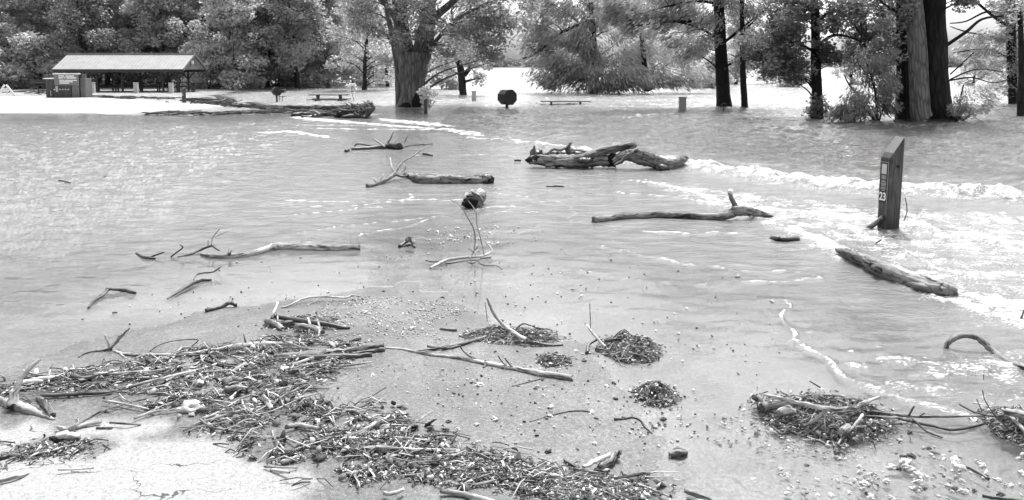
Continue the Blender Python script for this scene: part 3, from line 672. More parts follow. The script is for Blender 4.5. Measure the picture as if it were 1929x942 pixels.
hero('ivy_clad_tree', 'large-leaved tree with a leaf-clad lower trunk left of the double trunk', (1540, 222), 36,
  [[(1541, 236, 13), (1540, 222, 11), (1539, 170, 9.5), (1537, 120, 9), (1536, 50, 8), (1532, -50, 6), (1528, -200, 3)],
   [(1538, 100, 3), (1500, 80, 2.4, -.6), (1460, 70, 1.6, -1.2)], [(1537, 40, 4), (1575, 20, 3, -.5), (1605, 40, 2.4, -1), (1622, 66, 1.4, -1.2)], [(1537, 90, 3), (1570, 66, 2.4, -.6), (1618, 76, 2, -1), (1640, 100, 1.2, -1)]],
  [(1470, 30, 55, 40, -1, 2, 64), (1500, 90, 46, 36, -1.2, 1.4, 52), (1450, 120, 40, 26, -1, 1.3, 30), (1500, 140, 26, 16, -.6, .9, 14), (1560, 20, 50, 36, -1, 1.8, 44), (1650, 90, 45, 36, .5, 1.5, 30), (1650, 20, 50, 40, .5, 1.5, 44), (1610, 70, 30, 20, 1, 1, 10),
   (1545, 110, 22, 34, -.5, .6, 18), (1600, 105, 36, 14, -.3, 1, 16), (1540, -90, 130, 70, 0, 3.4, 90), (1430, 80, 30, 30, 0, 1.4, 20), (1542, 200, 13, 22, -.3, .35, 14)],
  M['leaf_r'], M['bark_dark'], .17, 46, .42, seed=206, ev=5, r0=.05, gap=.14)
dbl = hero('double_trunk_tree', 'huge dark tree of fused trunks with one ridged pale stem in front', (1745, 226), 33.5,
  [[(1715, 240, 32, .6), (1714, 226, 26, .6), (1712, 180, 22, .6), (1711, 100, 20, .6), (1710, 0, 20, .6), (1700, -150, 15, .6), (1680, -330, 6, .6)],
   [(1784, 240, 34, .5), (1775, 226, 26, .5), (1764, 180, 22, .5), (1762, 100, 21, .5), (1758, 0, 20, .5), (1768, -150, 16, .5), (1790, -330, 6, .5)],
   [(1796, 240, 20, .2), (1793, 222, 16, .2), (1782, 196, 9, .2)],
   [(1776, 90, 4, .3), (1820, 60, 3, 0), (1850, 36, 2.4, 0), (1890, 30, 1.6, 0)]],
  [(1680, 20, 34, 50, 0, 1.2, 34), (1670, 90, 26, 30, 0, 1, 18), (1800, 5, 26, 22, -.6, .8, 14), (1750, -140, 170, 80, 0, 4, 110), (1700, -60, 90, 36, -1.5, 1.5, 30), (1800, -60, 40, 22, -1, 1, 12)],
  M['leaf_c'], M['bark_dark'], .16, 46, .42, seed=207, n_=16, rib=.05, ev=4, gap=.14, rough=.05)
ms_ = MB(); ms_.tube([PD(1738, 222, 32.6), PD(1734, 208, 32.6), PD(1731, 150, 32.7), PD(1728, 90, 32.8), PD(1724, 40, 32.9), PD(1720, -10, 33), PD(1712, -160, 33.2), PD(1700, -330, 33.5)],
  [q * 33 / FPX for q in (18, 17.5, 16.5, 16, 16, 15.5, 12, 5)], 22, .02, 5, 5, rib=.05)
ms_.build('pale_stem', M['bark_lite'], dbl, smooth=True)
hero('willow_bush', 'wispy pale willow bush hanging over the flood at the left of the double trunk', (1625, 222), 33,
  [[(1650, 232, 3), (1625, 190, 2.6), (1600, 160, 1.6), (1590, 140, 1)], [(1652, 230, 3), (1650, 180, 2.4), (1640, 140, 1.4), (1630, 110, 1)], [(1655, 230, 2), (1668, 190, 1.5), (1676, 160, 1)]],
  [(1600, 190, 34, 28, 0, 1, 44), (1650, 160, 34, 34, 0, 1, 46), (1630, 120, 30, 22, .3, .9, 20), (1668, 205, 18, 18, -.3, .5, 18), (1590, 218, 30, 8, -.3, .7, 20), (1630, 214, 20, 10, -.3, .5, 10)],
  M['needle_l'], M['bark_dark'], .19, 46, .34, seed=208, aspect=4.2, droop=.9, ev=6, r0=.03, up=.3, cat='bush', gap=.1)
hero('willow_bush', 'dark wispy bush at the foot of the double trunk on its right', (1820, 222), 33,
  [[(1800, 236, 3), (1806, 200, 2), (1815, 160, 1.2)], [(1802, 236, 2), (1830, 215, 1.6), (1850, 205, 1)], [(1790, 150, 1.6), (1820, 136, 1.6, 0), (1850, 130, 1.2, 0), (1890, 136, .7, 0)], [(1788, 152, 1.6), (1830, 146, 1.4), (1870, 156, 1), (1900, 150, .6)],
   [(1790, 140, 1.4), (1812, 120, 1.2), (1835, 98, .8)]],
  [(1810, 190, 24, 22, 0, .7, 18), (1845, 180, 30, 24, .5, .8, 16), (1850, 120, 30, 10, 0, .6, 8), (1815, 212, 22, 8, -.3, .5, 12), (1845, 208, 20, 6, 0, .5, 5)],
  M['needle'], M['bark_dark'], .18, 40, .32, seed=209, aspect=4.2, droop=.4, ev=4, r0=.03, up=.3, cat='bush', gap=.1)
hero('bald_cypress', 'cypress at the right edge with level feathery boughs', (1908, 190), 48,
  [[(1910, 200, 9), (1908, 180, 8), (1905, 100, 8), (1903, 0, 8), (1900, -140, 5)], [(1900, 50, 3), (1870, 30, 2.6, -.6), (1840, 4, 2.2, -1), (1800, -30, 1.6, -1.4)], [(1900, 30, 2.5), (1860, 22, 2, -.6), (1820, 40, 1.5, -1), (1790, 44, 1, -1.4)],
   [(1902, 80, 2.4), (1860, 68, 1.8, -.6), (1820, 60, 1.3, -1), (1790, 50, .8, -1)], [(1902, 110, 2), (1860, 92, 1.6, -.5), (1820, 96, 1.2, -1), (1795, 100, .8, -1)]],
  [(1850, 75, 46, 12, -.8, 1, 20), (1840, 100, 46, 9, -.8, 1, 12), (1915, 40, 26, 40, -.6, 1, 22), (1925, 110, 22, 36, -.6, 1, 22), (1920, -40, 60, 50, 0, 2, 40), (1900, 160, 24, 20, 0, .8, 12), (1940, 60, 40, 80, 0, 1.5, 40), (1890, 10, 24, 20, -.6, 1, 10), (1870, 130, 34, 14, -.6, 1, 10)],
  M['needle'], M['bark_cyp'], .3, 46, .5, seed=210, aspect=4.5, droop=.25, ev=5, r0=.05, up=.5, gap=.12)
hero('dead_tree', 'black leafless stump trunk at the right edge of the flood', (1924, 216), 36, [[(1926, 222, 9), (1925, 214, 8), (1924, 180, 7), (1925, 140, 6), (1924, 90, 5), (1921, 20, 4)]],
  [(1924, 20, 20, 20, 0, .8, 10)], M['leaf_c'], M['bark_dark'], .16, 40, .4, seed=211)
# far bank
me_v = []; rr = random.Random(9)
bx = np.linspace(-1500, 1500, 60); 
hm = MB(); vs, fs = [], []
for i, x in enumerate(bx):
    h = 2.5 + 1.5 * math.sin(i * .7); vs += [(x, 880, -1), (x, 905, h), (x, 1100, h + 4), (x, 2400, 12)]
fs = [[i * 4 + k, (i + 1) * 4 + k, (i + 1) * 4 + k + 1, i * 4 + k + 1] for i in range(59) for k in range(3)]
hm.add(vs, fs); fb = hm.build('far_bank', plain('far bank earth', .16, .9, .3, .05), smooth=True); fb['kind'] = 'structure'
r = np.random.RandomState(5); k = 2600
cx = r.uniform(-760, 760, k); cy = 885 + np.abs(r.normal(0, 1, k)) * 22; top = 11 + 6 * pn(cx * .02, cy * 0 + .5, 91) + 3.5 * pn(cx * .09, cy * 0 + .5, 92)
cz = r.uniform(.06, 1, k) ** .8 * top
fw = leaves('far_bank_woods', np.stack([cx, cy, cz], -1), 3.6, 34, 2.0, M['far_leaf'], None, 6, 1.3, tone=r.uniform(0, 1, k))
tag(fw, 'distant wooded far bank across the open river', 'woods', kind='stuff')
# ---------------------------------------------------------------- shelter
def boxpart(name, mat, parent, boxes, bevel=0):
    mb = MB()
    for c, s_ in boxes: mb.box(c, s_)
    return mb.build(name, mat, parent, bevel=bevel)
mroof, n, b, o = newmat('pale ribbed metal roof'); t = N(n, 'ShaderNodeTexCoord').outputs['Object']
n.links.new(ramp(n, noise(n, t, 1.5, 4), [(.3, .26), (.7, .34)]), b.inputs['Base Color']); b.inputs['Roughness'].default_value = .45
M['roof'] = mroof
M['woodbrown'] = plain('dark stained timber', .045, .7, .3, 6)
M['gable'] = plain('grey gable board', .14, .7, .2, 6)
gz0 = gz(-32, 66)
FL, FR_, RL, RR_ = PD(98, 130, 64.2), PD(345, 130.5, 64.2), PD(132, 101.5, 66.7), PD(371, 102, 66.7)
BL, BR = Vector((FL.x, 69.2, FL.z)), Vector((FR_.x, 69.2, FL.z))
x0, x1, ze, zr = FL.x, FR_.x, FL.z, RL.z
sh = thing('picnic_shelter', 'open picnic shelter with pale ribbed metal gable roof on timber posts', 'shelter', ((x0 + x1) / 2, 66.7, gz0))
rf = MB(); th = .05
for s_, ye in ((-1, 64.2), (1, 69.2)):
    rf.add([(x0, ye, ze), (x1, ye, ze), (x1, 66.7, zr), (x0, 66.7, zr), (x0, ye, ze - th), (x1, ye, ze - th), (x1, 66.7, zr - th), (x0, 66.7, zr - th)],
           [[0, 1, 2, 3], [7, 6, 5, 4], [0, 4, 5, 1], [0, 3, 7, 4], [1, 5, 6, 2]])
    for i in range(37):
        x = x0 + .02 + (x1 - x0 - .04) * i / 36; rf.beam((x, ye, ze + .008), (x, 66.7, zr + .008), .02, .02)
rfo = rf.build('roof', M['roof'], sh)
boxpart('ridge_cap', M['roof'], sh, [(((x0 + x1) / 2, 66.7, zr + .045), (x1 - x0 + .04, .28, .05))])
boxpart('eave_beam', M['woodbrown'], sh, [(((x0 + x1) / 2, 64.35, ze - .17), (x1 - x0 - .1, .12, .2))])
boxpart('eave_beam', M['woodbrown'], sh, [(((x0 + x1) / 2, 69.05, ze - .17), (x1 - x0 - .1, .12, .2))])
for xx in (x0 + .06, x1 - .06):
    mb = MB(); mb.prism([(64.4, ze - .06), (69.0, ze - .06), (66.7, zr - .08)], .06, Matrix(((0, 0, 1, xx - .03), (1, 0, 0, 0), (0, 1, 0, 0), (0, 0, 0, 1))))
    mb.build('gable', M['gable'], sh)
for sy in (-1, 1):
    mb = MB(); mb.beam((x1 + .03, 66.7, zr - .06), (x1 + .03, 66.7 + sy * 2.5, ze - .06), .06, .18); mb.build('rake_board', M['gable'], sh)
boxpart('wall_lamp', M['paint_white'], sh, [((x1 + .09, 65.9, ze + .55), (.14, .16, .28))])
for yy, pxs in ((65.0, (187, 234, 310, 338)), (68.5, (163, 216, 268, 320, 358))):
    for px in pxs:
        x = (px - CX) / FPX * yy; mb = MB(); mb.box((x, yy, (gz0 + ze - .25) / 2 + .0), (.13, .13, ze - .25 - gz0 + .05)); p_ = mb.build('post', M['woodbrown'], sh)
        mb = MB()
        for q in (-1, 1): mb.beam((x + q * .07, yy, ze - .85), (x + q * .55, yy, ze - .3), .08, .08)
        mb.build('brace', M['woodbrown'], p_)
for i, px in enumerate((178, 259, 325)):
    x = (px - CX) / FPX * 62.5; z_ = gz(x, 62.5)
    t_ = thing('concrete_bollard', ['pale square concrete bollard beside the wooden sign kiosk', 'pale square concrete bollard in front of the middle of the shelter', 'pale square concrete bollard in front of the shelter near its gable end'][i], 'bollard', (x, 62.5, z_), 'concrete bollards along the shelter')
    mb = MB(); mb.box((x, 62.5, z_ + .37), (.32, .32, .86), taper=.94); mb.build('shaft', M['concrete'], t_, bevel=.02)
    mb = MB(); mb.box((x, 62.5, z_ + .825), (.34, .34, .05)); mb.build('cap', M['concrete'], t_, bevel=.01)
def picnic(px, d, w_, ztop, label, zf, group, mat=None, ry=0):
    mat = mat or M['dark_plank']; x = (px - CX) / FPX * d; t_ = thing('picnic_table', label, 'picnic table', (x, d, zf), group)
    for yy, nm in ((0, 'tabletop'),):
        mb = MB()
        for k in range(5): mb.box((x, d - .32 + k * .16, ztop - .025), (w_, .145, .045))
        mb.build(nm, mat, t_)
    for s_ in (-1, 1):
        mb = MB()
        for k in range(2): mb.box((x, d + s_ * (.62 + k * .15), ztop - .33), (w_ * 1.02, .135, .045))
        mb.build('bench', mat, t_)
    for s_ in (-1, 1):
        xx = x + s_ * w_ * .29; mb = MB(); mb.box((xx, d - .2, ztop - .42), (.10, .1, .74)); mb.box((xx, d + .2, ztop - .42), (.10, .1, .74)); mb.box((xx, d, ztop - .38), (.09, 1.5, .08)); mb.box((xx, d, ztop - .09), (.09, .7, .08)); mb.build('leg_frame', M['steel'], t_)
    return t_
TG = 'picnic tables standing in the flood'
picnic(621, 52, 2.6, .45, 'dark picnic table in the flood with benches just above water, left of the forked tree', -.3, TG)
picnic(1065.5, 47, 3.05, .24, 'picnic table flooded to its top with benches under water, right of the barbecue drum', -.5, TG)
SG = 'picnic tables under the shelter roof'
picnic(205, 67, 2.9, gz0 + .78, 'picnic table under the shelter next to the left bollard', gz0, SG); picnic(285, 67, 2.6, gz0 + .78, 'picnic table under the middle of the shelter roof', gz0, SG)
picnic(352, 66, 2.2, gz0 + .78, 'picnic table under the gable end of the shelter', gz0, SG)
# ---- sign kiosk
d = 54.0; zk = gz((125 - CX) / FPX * d, d)
def kx(px): return (px - CX) / FPX * d
def kz(py): return PD(CX, py, d).z
k_ = thing('sign_kiosk', 'dark timber board kiosk with a grey notice panel on its front', 'kiosk', (kx(125), d, zk))
mkw, n, b, o = newmat('vertical dark boards'); t = N(n, 'ShaderNodeTexCoord').outputs['Object']
q = N(n, 'ShaderNodeMapping'); q.inputs['Scale'].default_value = (7, 7, .5); n.links.new(t, q.inputs[0])
n.links.new(ramp(n, noise(n, q.outputs[0], 1.6, 4, .6), [(.3, .035), (.7, .085)]), b.inputs['Base Color']); b.inputs['Roughness'].default_value = .8
def boards(name, px0, px1, yt, yb, dy, mat, dep_=.8):
    mb = MB(); nb = max(2, int((px1 - px0) / 5.5)); w1 = (kx(px1) - kx(px0)) / nb; zt = kz(yt); z0 = zk - .05
    for i in range(nb): mb.box((kx(px0) + w1 * (i + .5), d + dy, (zt + z0) / 2), (w1 - .012, .05, zt - z0))
    mb.box(((kx(px0) + kx(px1)) / 2, d + dy + dep_ / 2 + .03, (zt + z0) / 2 - .01), (kx(px1) - kx(px0) - .03, dep_, zt - z0 - .02))
    return mb.build(name, mat, k_)
boards('left_cabinet', 88, 107, 149, 187, .1, mkw); boards('front_panel', 108, 138, 158, 188, -.05, mkw, .5); boards('door', 139, 152, 158, 188, -.03, M['gable'], .5)
boards('side_wall', 153, 163, 147, 187, .12, M['gable']); boards('back_panel', 110, 154, 139, 187, .35, mkw, .6)  # side wall takes a paler board colour to paint the sun on that side
boxpart('notice_panel', M['signgrey'], k_, [((kx(132), d - .16, kz(150)), (kx(155) - kx(110), .06, kz(139.5) - kz(160.5)))])
np_ = k_.children[-1] if False else [c for c in bpy.data.objects if c.name.startswith('notice_panel')][0]
boxpart('cap_strip', M['paint_white'], k_, [((kx(132), d - .1, kz(139)), (kx(155) - kx(108), .36, .07))]); boxpart('cap_strip', M['paint_white'], k_, [((kx(96), d + .3, kz(148)), (kx(105) - kx(88), .9, .06))])
mb = MB()
for i, (a, b_, y, hh) in enumerate([(118, 129, 143, .075), (131, 147, 143.2, .08), (118, 126, 146.6, .08), (127.5, 131, 146.6, .06), (132.5, 151, 146.8, .08), (119, 128, 151.2, .06), (129, 152, 151.2, .06), (119, 144, 154, .06), (119, 137, 156.5, .06)]):
    mb.box(((kx(a) + kx(b_)) / 2, d - .195, kz(y)), (kx(b_) - kx(a), .012, hh))
mb.build('lettering', M['paint_white'], np_)
mb = MB(); mb.box((kx(112.4), d - .12, kz(167.5)), (.14, .09, .40)); mb.build('leaflet_box', M['sheetlite'], k_)
for px in (107, 117.5, 122.7, 127.7, 133): mb = MB(); mb.box((kx(px), d - .09, kz(168.5)), (.07, .03, .07)); mb.build('tag', M['paint_white'], k_)
mb = MB(); mb.box((kx(97.6), d + .05, kz(176)), (.05, .04, .38)); mb.build('handle_plate', M['sheetlite'], k_)
# ---- barricade
bd = 57; bt = thing('barricade', 'white A-frame barricade at the left edge on the dry pavement', 'barricade', ((10 - CX) / FPX * bd, bd, gz(-37.5, bd)))
for yy in (0, .0):
    pass
for side in (-1, 1):
    mb = MB(); ax = PD(10, 160, bd); mb.beam((ax.x + side * .03, bd + side * .05, ax.z), (ax.x + side * .62, bd + side * .05, OFF[bt.name].z), .05, .13); mb.build('leg', M['paint_white'], bt)
mb = MB(); ax = PD(10, 167.5, bd); mb.box((ax.x, bd - .1, ax.z), (.45, .04, .12)); mb.build('crossbar', M['paint_white'], bt)
# ---- barbecue drums
def grill(px, ybase, yc, w_px, label, rot, tray=False, small=False):
    d = P(px, ybase).y; z0 = max(gz((px - CX) / FPX * d, d), -.4); x = (px - CX) / FPX * d; c = PD(px, yc, d); r_ = w_px * d / FPX / 2
    g_ = thing('pedestal_grill', label, 'barbecue', (x, d, z0), 'park barbecues on posts'); q = Matrix.Translation((x, d, c.z)) @ Matrix.Rotation(rot, 4, 'Z') @ Matrix.Rotation(math.pi / 2, 4, 'X')
    L = r_ * 1.5
    poly = [(math.cos(R(22.5 + 45 * i)) * r_, math.sin(R(22.5 + 45 * i)) * r_) for i in range(8)]
    mb = MB(); mb.prism(poly[4:8] + [poly[0]] if False else poly, L, q @ Matrix.Translation((0, 0, -L / 2))); mb.build('drum', M['black_iron'], g_, bevel=.015)
    mb = MB(); mb.tube([(x, d, z0 - .1), (x, d, c.z - r_ * .9)], .06 if small else .09, 10, sub=1); mb.build('pedestal', M['black_iron'], g_)
    mb = MB(); mb.prism([(p[0] * 1.03, p[1] * 1.03) for p in poly], .02, q @ Matrix.Translation((0, 0, L / 2))); mb.build('end_plate', M['black_iron'], g_)
    if tray:
        mb = MB(); mb.box((x + r_ * 1.25, d - .05, c.z + .02), (r_ * 1.3, .4, .22)); mb.build('fire_box', M['black_iron'], g_, bevel=.01)
        mb = MB(); mb.box((x + r_ * 1.4, d - .1, c.z - .33), (r_ * 1.4, .3, .03))
        for q_ in (.7, 1.3): mb.box((x + r_ * q_, d - .1, c.z - .48), (.03, .03, .34))
        mb.build('side_shelf', M['black_iron'], g_)
    return g_
grill(955, 203, 183, 30, 'black octagonal barbecue drum on a post in the flood between box and second table', R(35))
grill(522.5, 193, 172, 17, 'small black barbecue with fire box and shelf left of the first flooded table', R(30), True, True)
x = (76 - CX) / FPX * 62; zb = gz(x, 62); g_ = thing('pedestal_grill', 'flat barbecue tray on a thin post left of the kiosk', 'barbecue', (x, 62, zb), 'park barbecues on posts')
mb = MB(); mb.tube([(x, 62, zb - .1), (x, 62, PD(76, 158, 62).z)], .04, 8, sub=1); mb.build('pedestal', M['black_iron'], g_)
mb = MB(); mb.box((x, 62, PD(76, 156, 62).z), (.95, .5, .10)); mb.box((x, 62.2, PD(76, 153, 62).z), (.9, .03, .22)); mb.build('grill_tray', M['steel'], g_)
# ---- utility boxes, posts
def ubox(px, yt, yb, w_px, d, label, mat):
    x = (px - CX) / FPX * d; z1 = PD(px, yt, d).z; z0 = -.3; w_ = w_px * d / FPX
    u = thing('utility_box', label, 'utility box', (x, d, z0), 'grey power boxes in the flood'); mb = MB(); mb.box((x, d, (z0 + z1) / 2), (w_, w_ * .8, z1 - z0)); mb.build('cabinet', mat, u, bevel=.012)
    mb = MB(); mb.box((x, d, z1 + .02), (w_ * 1.14, w_ * .95, .05)); mb.build('lid', M['sheetgrey'], u, bevel=.01)
    mb = MB(); mb.box((x, d - w_ * .4 - .008, (z1 + .1) / 2 + .05), (w_ * .72, .014, (z1 - .1) * .7)); mb.build('door', mat, u)
ubox(893, 172.5, 190, 8, 52, 'small pale utility box in the flood right of the small leaning tree', M['sheetlite'])
ubox(1285, 184, 208, 12.5, 41, 'larger pale utility box in the flood left of the tall black cypress trunk', M['sheetgrey'])
x = (1363 - CX) / FPX * 40.5; hp = thing('water_hydrant', 'thin dark standpipe in front of the tall black cypress trunk', 'standpipe', (x, 40.5, -.3))
mb = MB(); mb.tube([(x, 40.5, -.3), (x, 40.5, PD(1363, 200, 40.5).z)], .03, 8, sub=1); mb.build('pipe', M['black_iron'], hp)
mb = MB(); mb.tube([(x - .16, 40.5, PD(1363, 199, 40.5).z), (x, 40.5, PD(1363, 195.5, 40.5).z), (x + .15, 40.5, PD(1363, 198, 40.5).z)], [.03, .06, .03], 8, sub=2); mb.build('tap_head', M['black_iron'], hp)
mpost, n, b, o = newmat('weathered dark timber post'); t = N(n, 'ShaderNodeTexCoord').outputs['Object']
q = N(n, 'ShaderNodeMapping'); q.inputs['Scale'].default_value = (14, 14, .9); n.links.new(t, q.inputs[0])
f = mathn(n, 'MULTIPLY_ADD', noise(n, q.outputs[0], 2.6, 6, .65), .6, mathn(n, 'MULTIPLY', noise(n, t, 3, 4, .6), .4))
n.links.new(ramp(n, f, [(.38, .025), (.52, .065), (.64, .13)]), b.inputs['Base Color']); b.inputs['Roughness'].default_value = .85
n.links.new(bump(n, f, .8, .006), b.inputs['Normal'])
def sitepost(px, yb, yt, w1, w2, rot, label, slope, kind='campsite_post'):
    """square-cut timber post with a slanted top; w1 = number face, w2 = depth"""
    d = P(px, yb).y; x = (px - CX) / FPX * d; z1 = PD(px, yt, d).z; z0 = -.4 if d < 45 else gz(x, d) - .1
    t_ = thing(kind, label, 'post', (x, d, z0), 'campsite number posts'); q = Matrix.Translation((x, d, 0)) @ Matrix.Rotation(rot, 4, 'Z')
    a, c = w1 / 2, w2 / 2
    vs = [q @ Vector(v) for v in [(-a, -c, z0), (a, -c, z0), (a, c, z0), (-a, c, z0), (-a, -c, z1 - slope), (a, -c, z1 - slope), (a, c, z1), (-a, c, z1)]]
    mb = MB(); mb.add(vs, [[3, 2, 1, 0], [4, 5, 6, 7], [0, 1, 5, 4], [1, 2, 6, 5], [2, 3, 7, 6], [3, 0, 4, 7]]); mb.build('shaft', mpost, t_, bevel=.008)
    return t_, q, z1, d
W1, W2 = .185, .235
pt, q, z1, d23 = sitepost(1686, 432, 258, W1, W2, R(-74), 'tall dark timber post numbered 23 in the foaming water', .30)
# cut top: sunlight falling on it is put into a paler face colour
a, c = W1 / 2, W2 / 2; mb = MB(); sl_ = .30; e = .004
mb.add([q @ Vector(v) for v in [(-a + .006, -c + .006, z1 - sl_ + e), (a - .006, -c + .006, z1 - sl_ + e), (a - .006, c - .006, z1 + e), (-a + .006, c - .006, z1 + e),
                                (-a + .006, -c + .006, z1 - sl_ - .01), (a - .006, -c + .006, z1 - sl_ - .01), (a - .006, c - .006, z1 - .01), (-a + .006, c - .006, z1 - .01)]],
       [[0, 1, 2, 3], [7, 6, 5, 4], [0, 4, 5, 1], [1, 5, 6, 2], [2, 6, 7, 3], [3, 7, 4, 0]]); mb.build('cut_top', plain('sunlit end grain', .20, .8, .3, 40), pt)
pl = MB(); zt = z1 - sl_ - .06; H_ = .60
def fq(x_, z_, w_, h_, dy, mb, thk=.006): mb.box(q @ Vector((x_, -c - dy, z_)), (w_, thk, h_), q.to_3x3())
fq(0, zt - H_ / 2, W1 - .03, H_, .004, pl, .008); plate = pl.build('number_plate', M['black_iron'], pt)
mb = MB(); fq(0, zt - .005, W1 - .02, .008, .010, mb); fq(W1 / 2 - .014, zt - H_ / 2, .006, H_, .010, mb); fq(-W1 / 2 + .014, zt - H_ / 2, .006, H_, .010, mb); mb.build('rim', M['sheetgrey'], plate)
mb = MB(); fq(.0, zt - .105, .095, .145, .010, mb); mb.build('sticker', M['decal'], plate)
mb = MB(); fq(.0, zt - .225, .09, .06, .010, mb); fq(0, zt - .385, .095, .035, .010, mb); mb.build('symbol', M['decalmid'], plate)
mb = MB()
for zz, ww in ((.28, .08), (.295, .085), (.318, .11), (.332, .085), (.35, .085), (.42, .07)): fq(0, zt - zz, ww, .008, .010, mb)
mb.build('stripe', M['sheetlite'], plate)
cu = bpy.data.curves.new('digits', 'FONT'); cu.body = '23'; cu.size = .165; cu.extrude = .003; cu.align_x = 'CENTER'; cu.space_character = .92; cu.offset = .0028
tmp = bpy.data.objects.new('tmp', cu); col.objects.link(tmp); bpy.context.view_layer.update()
me = bpy.data.meshes.new_from_object(tmp.evaluated_get(bpy.context.evaluated_depsgraph_get())); bpy.data.objects.remove(tmp)
T_ = q @ Matrix.Translation((0, -c - .013, zt - .565)) @ Matrix.Rotation(math.pi / 2, 4, 'X') @ Matrix.Diagonal((.86, 1.0, 1, 1))
me.transform(Matrix.Translation(-OFF[pt.name]) @ T_); link('number', me, plain('white digits', .8, .5, .03), plate)
mb = MB(); mb.tube([q @ Vector((a + .002, .02, z1 - .42)), q @ Vector((a + .02, .02, z1 - .42))], .018, 10, sub=1); mb.build('bolt_hole', M['hollow'], pt)
sitepost(802, 214, 186, .13, .16, R(-20), 'short dark post with leafy sprig behind it, right of the forked tree', .06)
p3, q3, z3, d3 = sitepost(348, 198, 164, .13, .2, R(-25), 'dark post with weathered cap standing before the shelter gable', .12)
mb = MB(); mb.box(q3 @ Vector((0, -.108, z3 - .45)), (.09, .012, .12), q3.to_3x3()); mb.build('number_plate', M['sheetlite'], p3)
sp = PD(805, 215, 39); sp.z = -.2; sg = thing('leafy_sapling', 'leafy sprig growing up behind the short dark post right of the forked tree', 'sapling', sp)
mb = MB(); mb.tube([sp, PD(800, 190, 39), PD(806, 172, 39.1)], [.02, .015, .006], 6); mb.build('stem', M['bark_dark'], sg)
r = np.random.RandomState(3); C = np.array([tuple(PD(805 + r.normal(0, 6), r.uniform(164, 205), 39 + r.normal(0, .15))) for _ in range(26)]); leaves('foliage', C, .22, 22, .13, M['leaf_b'], sg, 4)
sp = PD(668, 176, 52); sp.z = -.2; sg = thing('leafy_sapling', 'pale sprig standing in the flood at the right end of the first table', 'sapling', sp)
mb = MB(); mb.tube([sp, PD(662, 168, 52), PD(664, 160, 52)], [.02, .015, .006], 6); mb.build('stem', M['bark_dark'], sg)
C = np.array([tuple(PD(664 + r.normal(0, 4), r.uniform(158, 172), 52 + r.normal(0, .15))) for _ in range(12)]); leaves('foliage', C, .2, 16, .14, M['leaf_b'], sg, 5)

# ---------------------------------------------------------------- driftwood
def sfc(p): return max(0.0, gz(p.x, p.y))
def limbpts(L, d=None):
    """(px, py, r_px[, lift]) lying on the ground/water, or at distance d when given"""
    pts, rad = [], []
    for q_ in L:
        px, py, rp = q_[:3]; lift = q_[3] if len(q_) > 3 else 0
        if d is not None: p = PD(px, py, d + lift); dd = d
        else:
            p = P(px, py); h = sfc(p) ; rr_ = rp * p.y / FPX; p = P(px, py, h + rr_ * .75 + lift); dd = p.y
        pts.append(p); rad.append(rp * dd / FPX)
    return pts, rad
def drift(kind, label, cat, parts, origin=None, group=None):
    """parts: list of (name, material, [limbs], options); the first limb's first point fixes the origin"""
    first = limbpts(parts[0][2][0], parts[0][3].get('d'))[0][0]
    org = Vector((first.x, first.y, 0))
    single = len(parts) == 1
    root = None if single else thing(kind, label, cat, org, group)
    for i, (nm, mat, limbs, op) in enumerate(parts):
        mb = MB()
        for j, L in enumerate(limbs):
            pts, rad = limbpts(L, op.get('d')); mb.tube(pts, rad, op.get('n', 10 if max(rad) > .03 else 7), op.get('rough', .12), hash_(label) + j + i * 7, op.get('sub', 5), op.get('cap', 'jag'), op.get('flat', 1.0), op.get('wob', .15), .07 if max(rad) > .05 else 0)
            if not single: ob = mb.build(nm, mat, root, None, smooth=True); mb = MB()
        if single: ob = mb.build(kind, mat, root, org, smooth=True)
    if single: tag(ob, label, cat, group); return ob
    return root
def hash_(s): return sum(ord(c) * (i + 1) for i, c in enumerate(s)) % 9973
D_ = dict
drift('driftwood_log', 'thick bleached log with a rising forked limb, the left of two crossed in the rapids', 'log', [
  ('stem', M['oldlog'], [[(998, 305, 5), (1006, 301, 9), (1030, 302, 11), (1070, 304, 11), (1110, 303, 11.5), (1149, 303, 11)]], D_(d=18.0, n=24, sub=8, rough=.22, wob=.08)),
  ('limb', M['oldlog'], [[(1082, 301, 8), (1110, 293, 9), (1140, 285, 8.5), (1170, 278, 7.5), (1196, 273, 6)]], D_(d=17.95, n=14, rough=.16)),
  ('limb', M['oldlog'], [[(1028, 312, 4), (1050, 308, 7), (1075, 306, 8), (1100, 305, 7)]], D_(d=17.9, n=10, rough=.2)),
  ('knot', M['driftdark'], [[(1094, 302, 6, -.14), (1106, 302.5, 6.5, -.16), (1114, 302, 5, -.14)]], D_(d=17.92, flat=.9)), ('broken_end', M['hollow'], [[(992, 303, 3), (1000, 300, 6.5), (1010, 299, 7)]], D_(d=17.98, rough=.4))])
drift('driftwood_log', 'thick smooth log with a sagging middle, the right of two crossed in the rapids', 'log', [
  ('stem', M['oldlog'], [[(1156, 303, 5), (1172, 294, 9), (1195, 294, 12), (1222, 300, 12), (1247, 309, 11), (1268, 309, 9.5), (1286, 301, 7.5), (1293, 296, 4)]], D_(d=17.8, n=24, sub=8, rough=.2, wob=.06)),
  ('root', M['oldlog'], [[(1192, 288, 5), (1180, 295, 4), (1170, 305, 3.5), (1158, 311, 2)]], D_(d=17.55, rough=.2)), ('root', M['hollow'], [[(1158, 293, 7), (1152, 300, 9), (1160, 308, 7)]], D_(d=17.9, rough=.3)),
  ('bark_knob', M['driftdark'], [[(1236, 317, 4), (1246, 316, 6.5), (1256, 317, 5)]], D_(d=17.62, rough=.35)), ('stub', M['driftdark'], [[(1186, 286, 3), (1196, 283, 3.5), (1200, 281, 2)]], D_(d=17.7))])
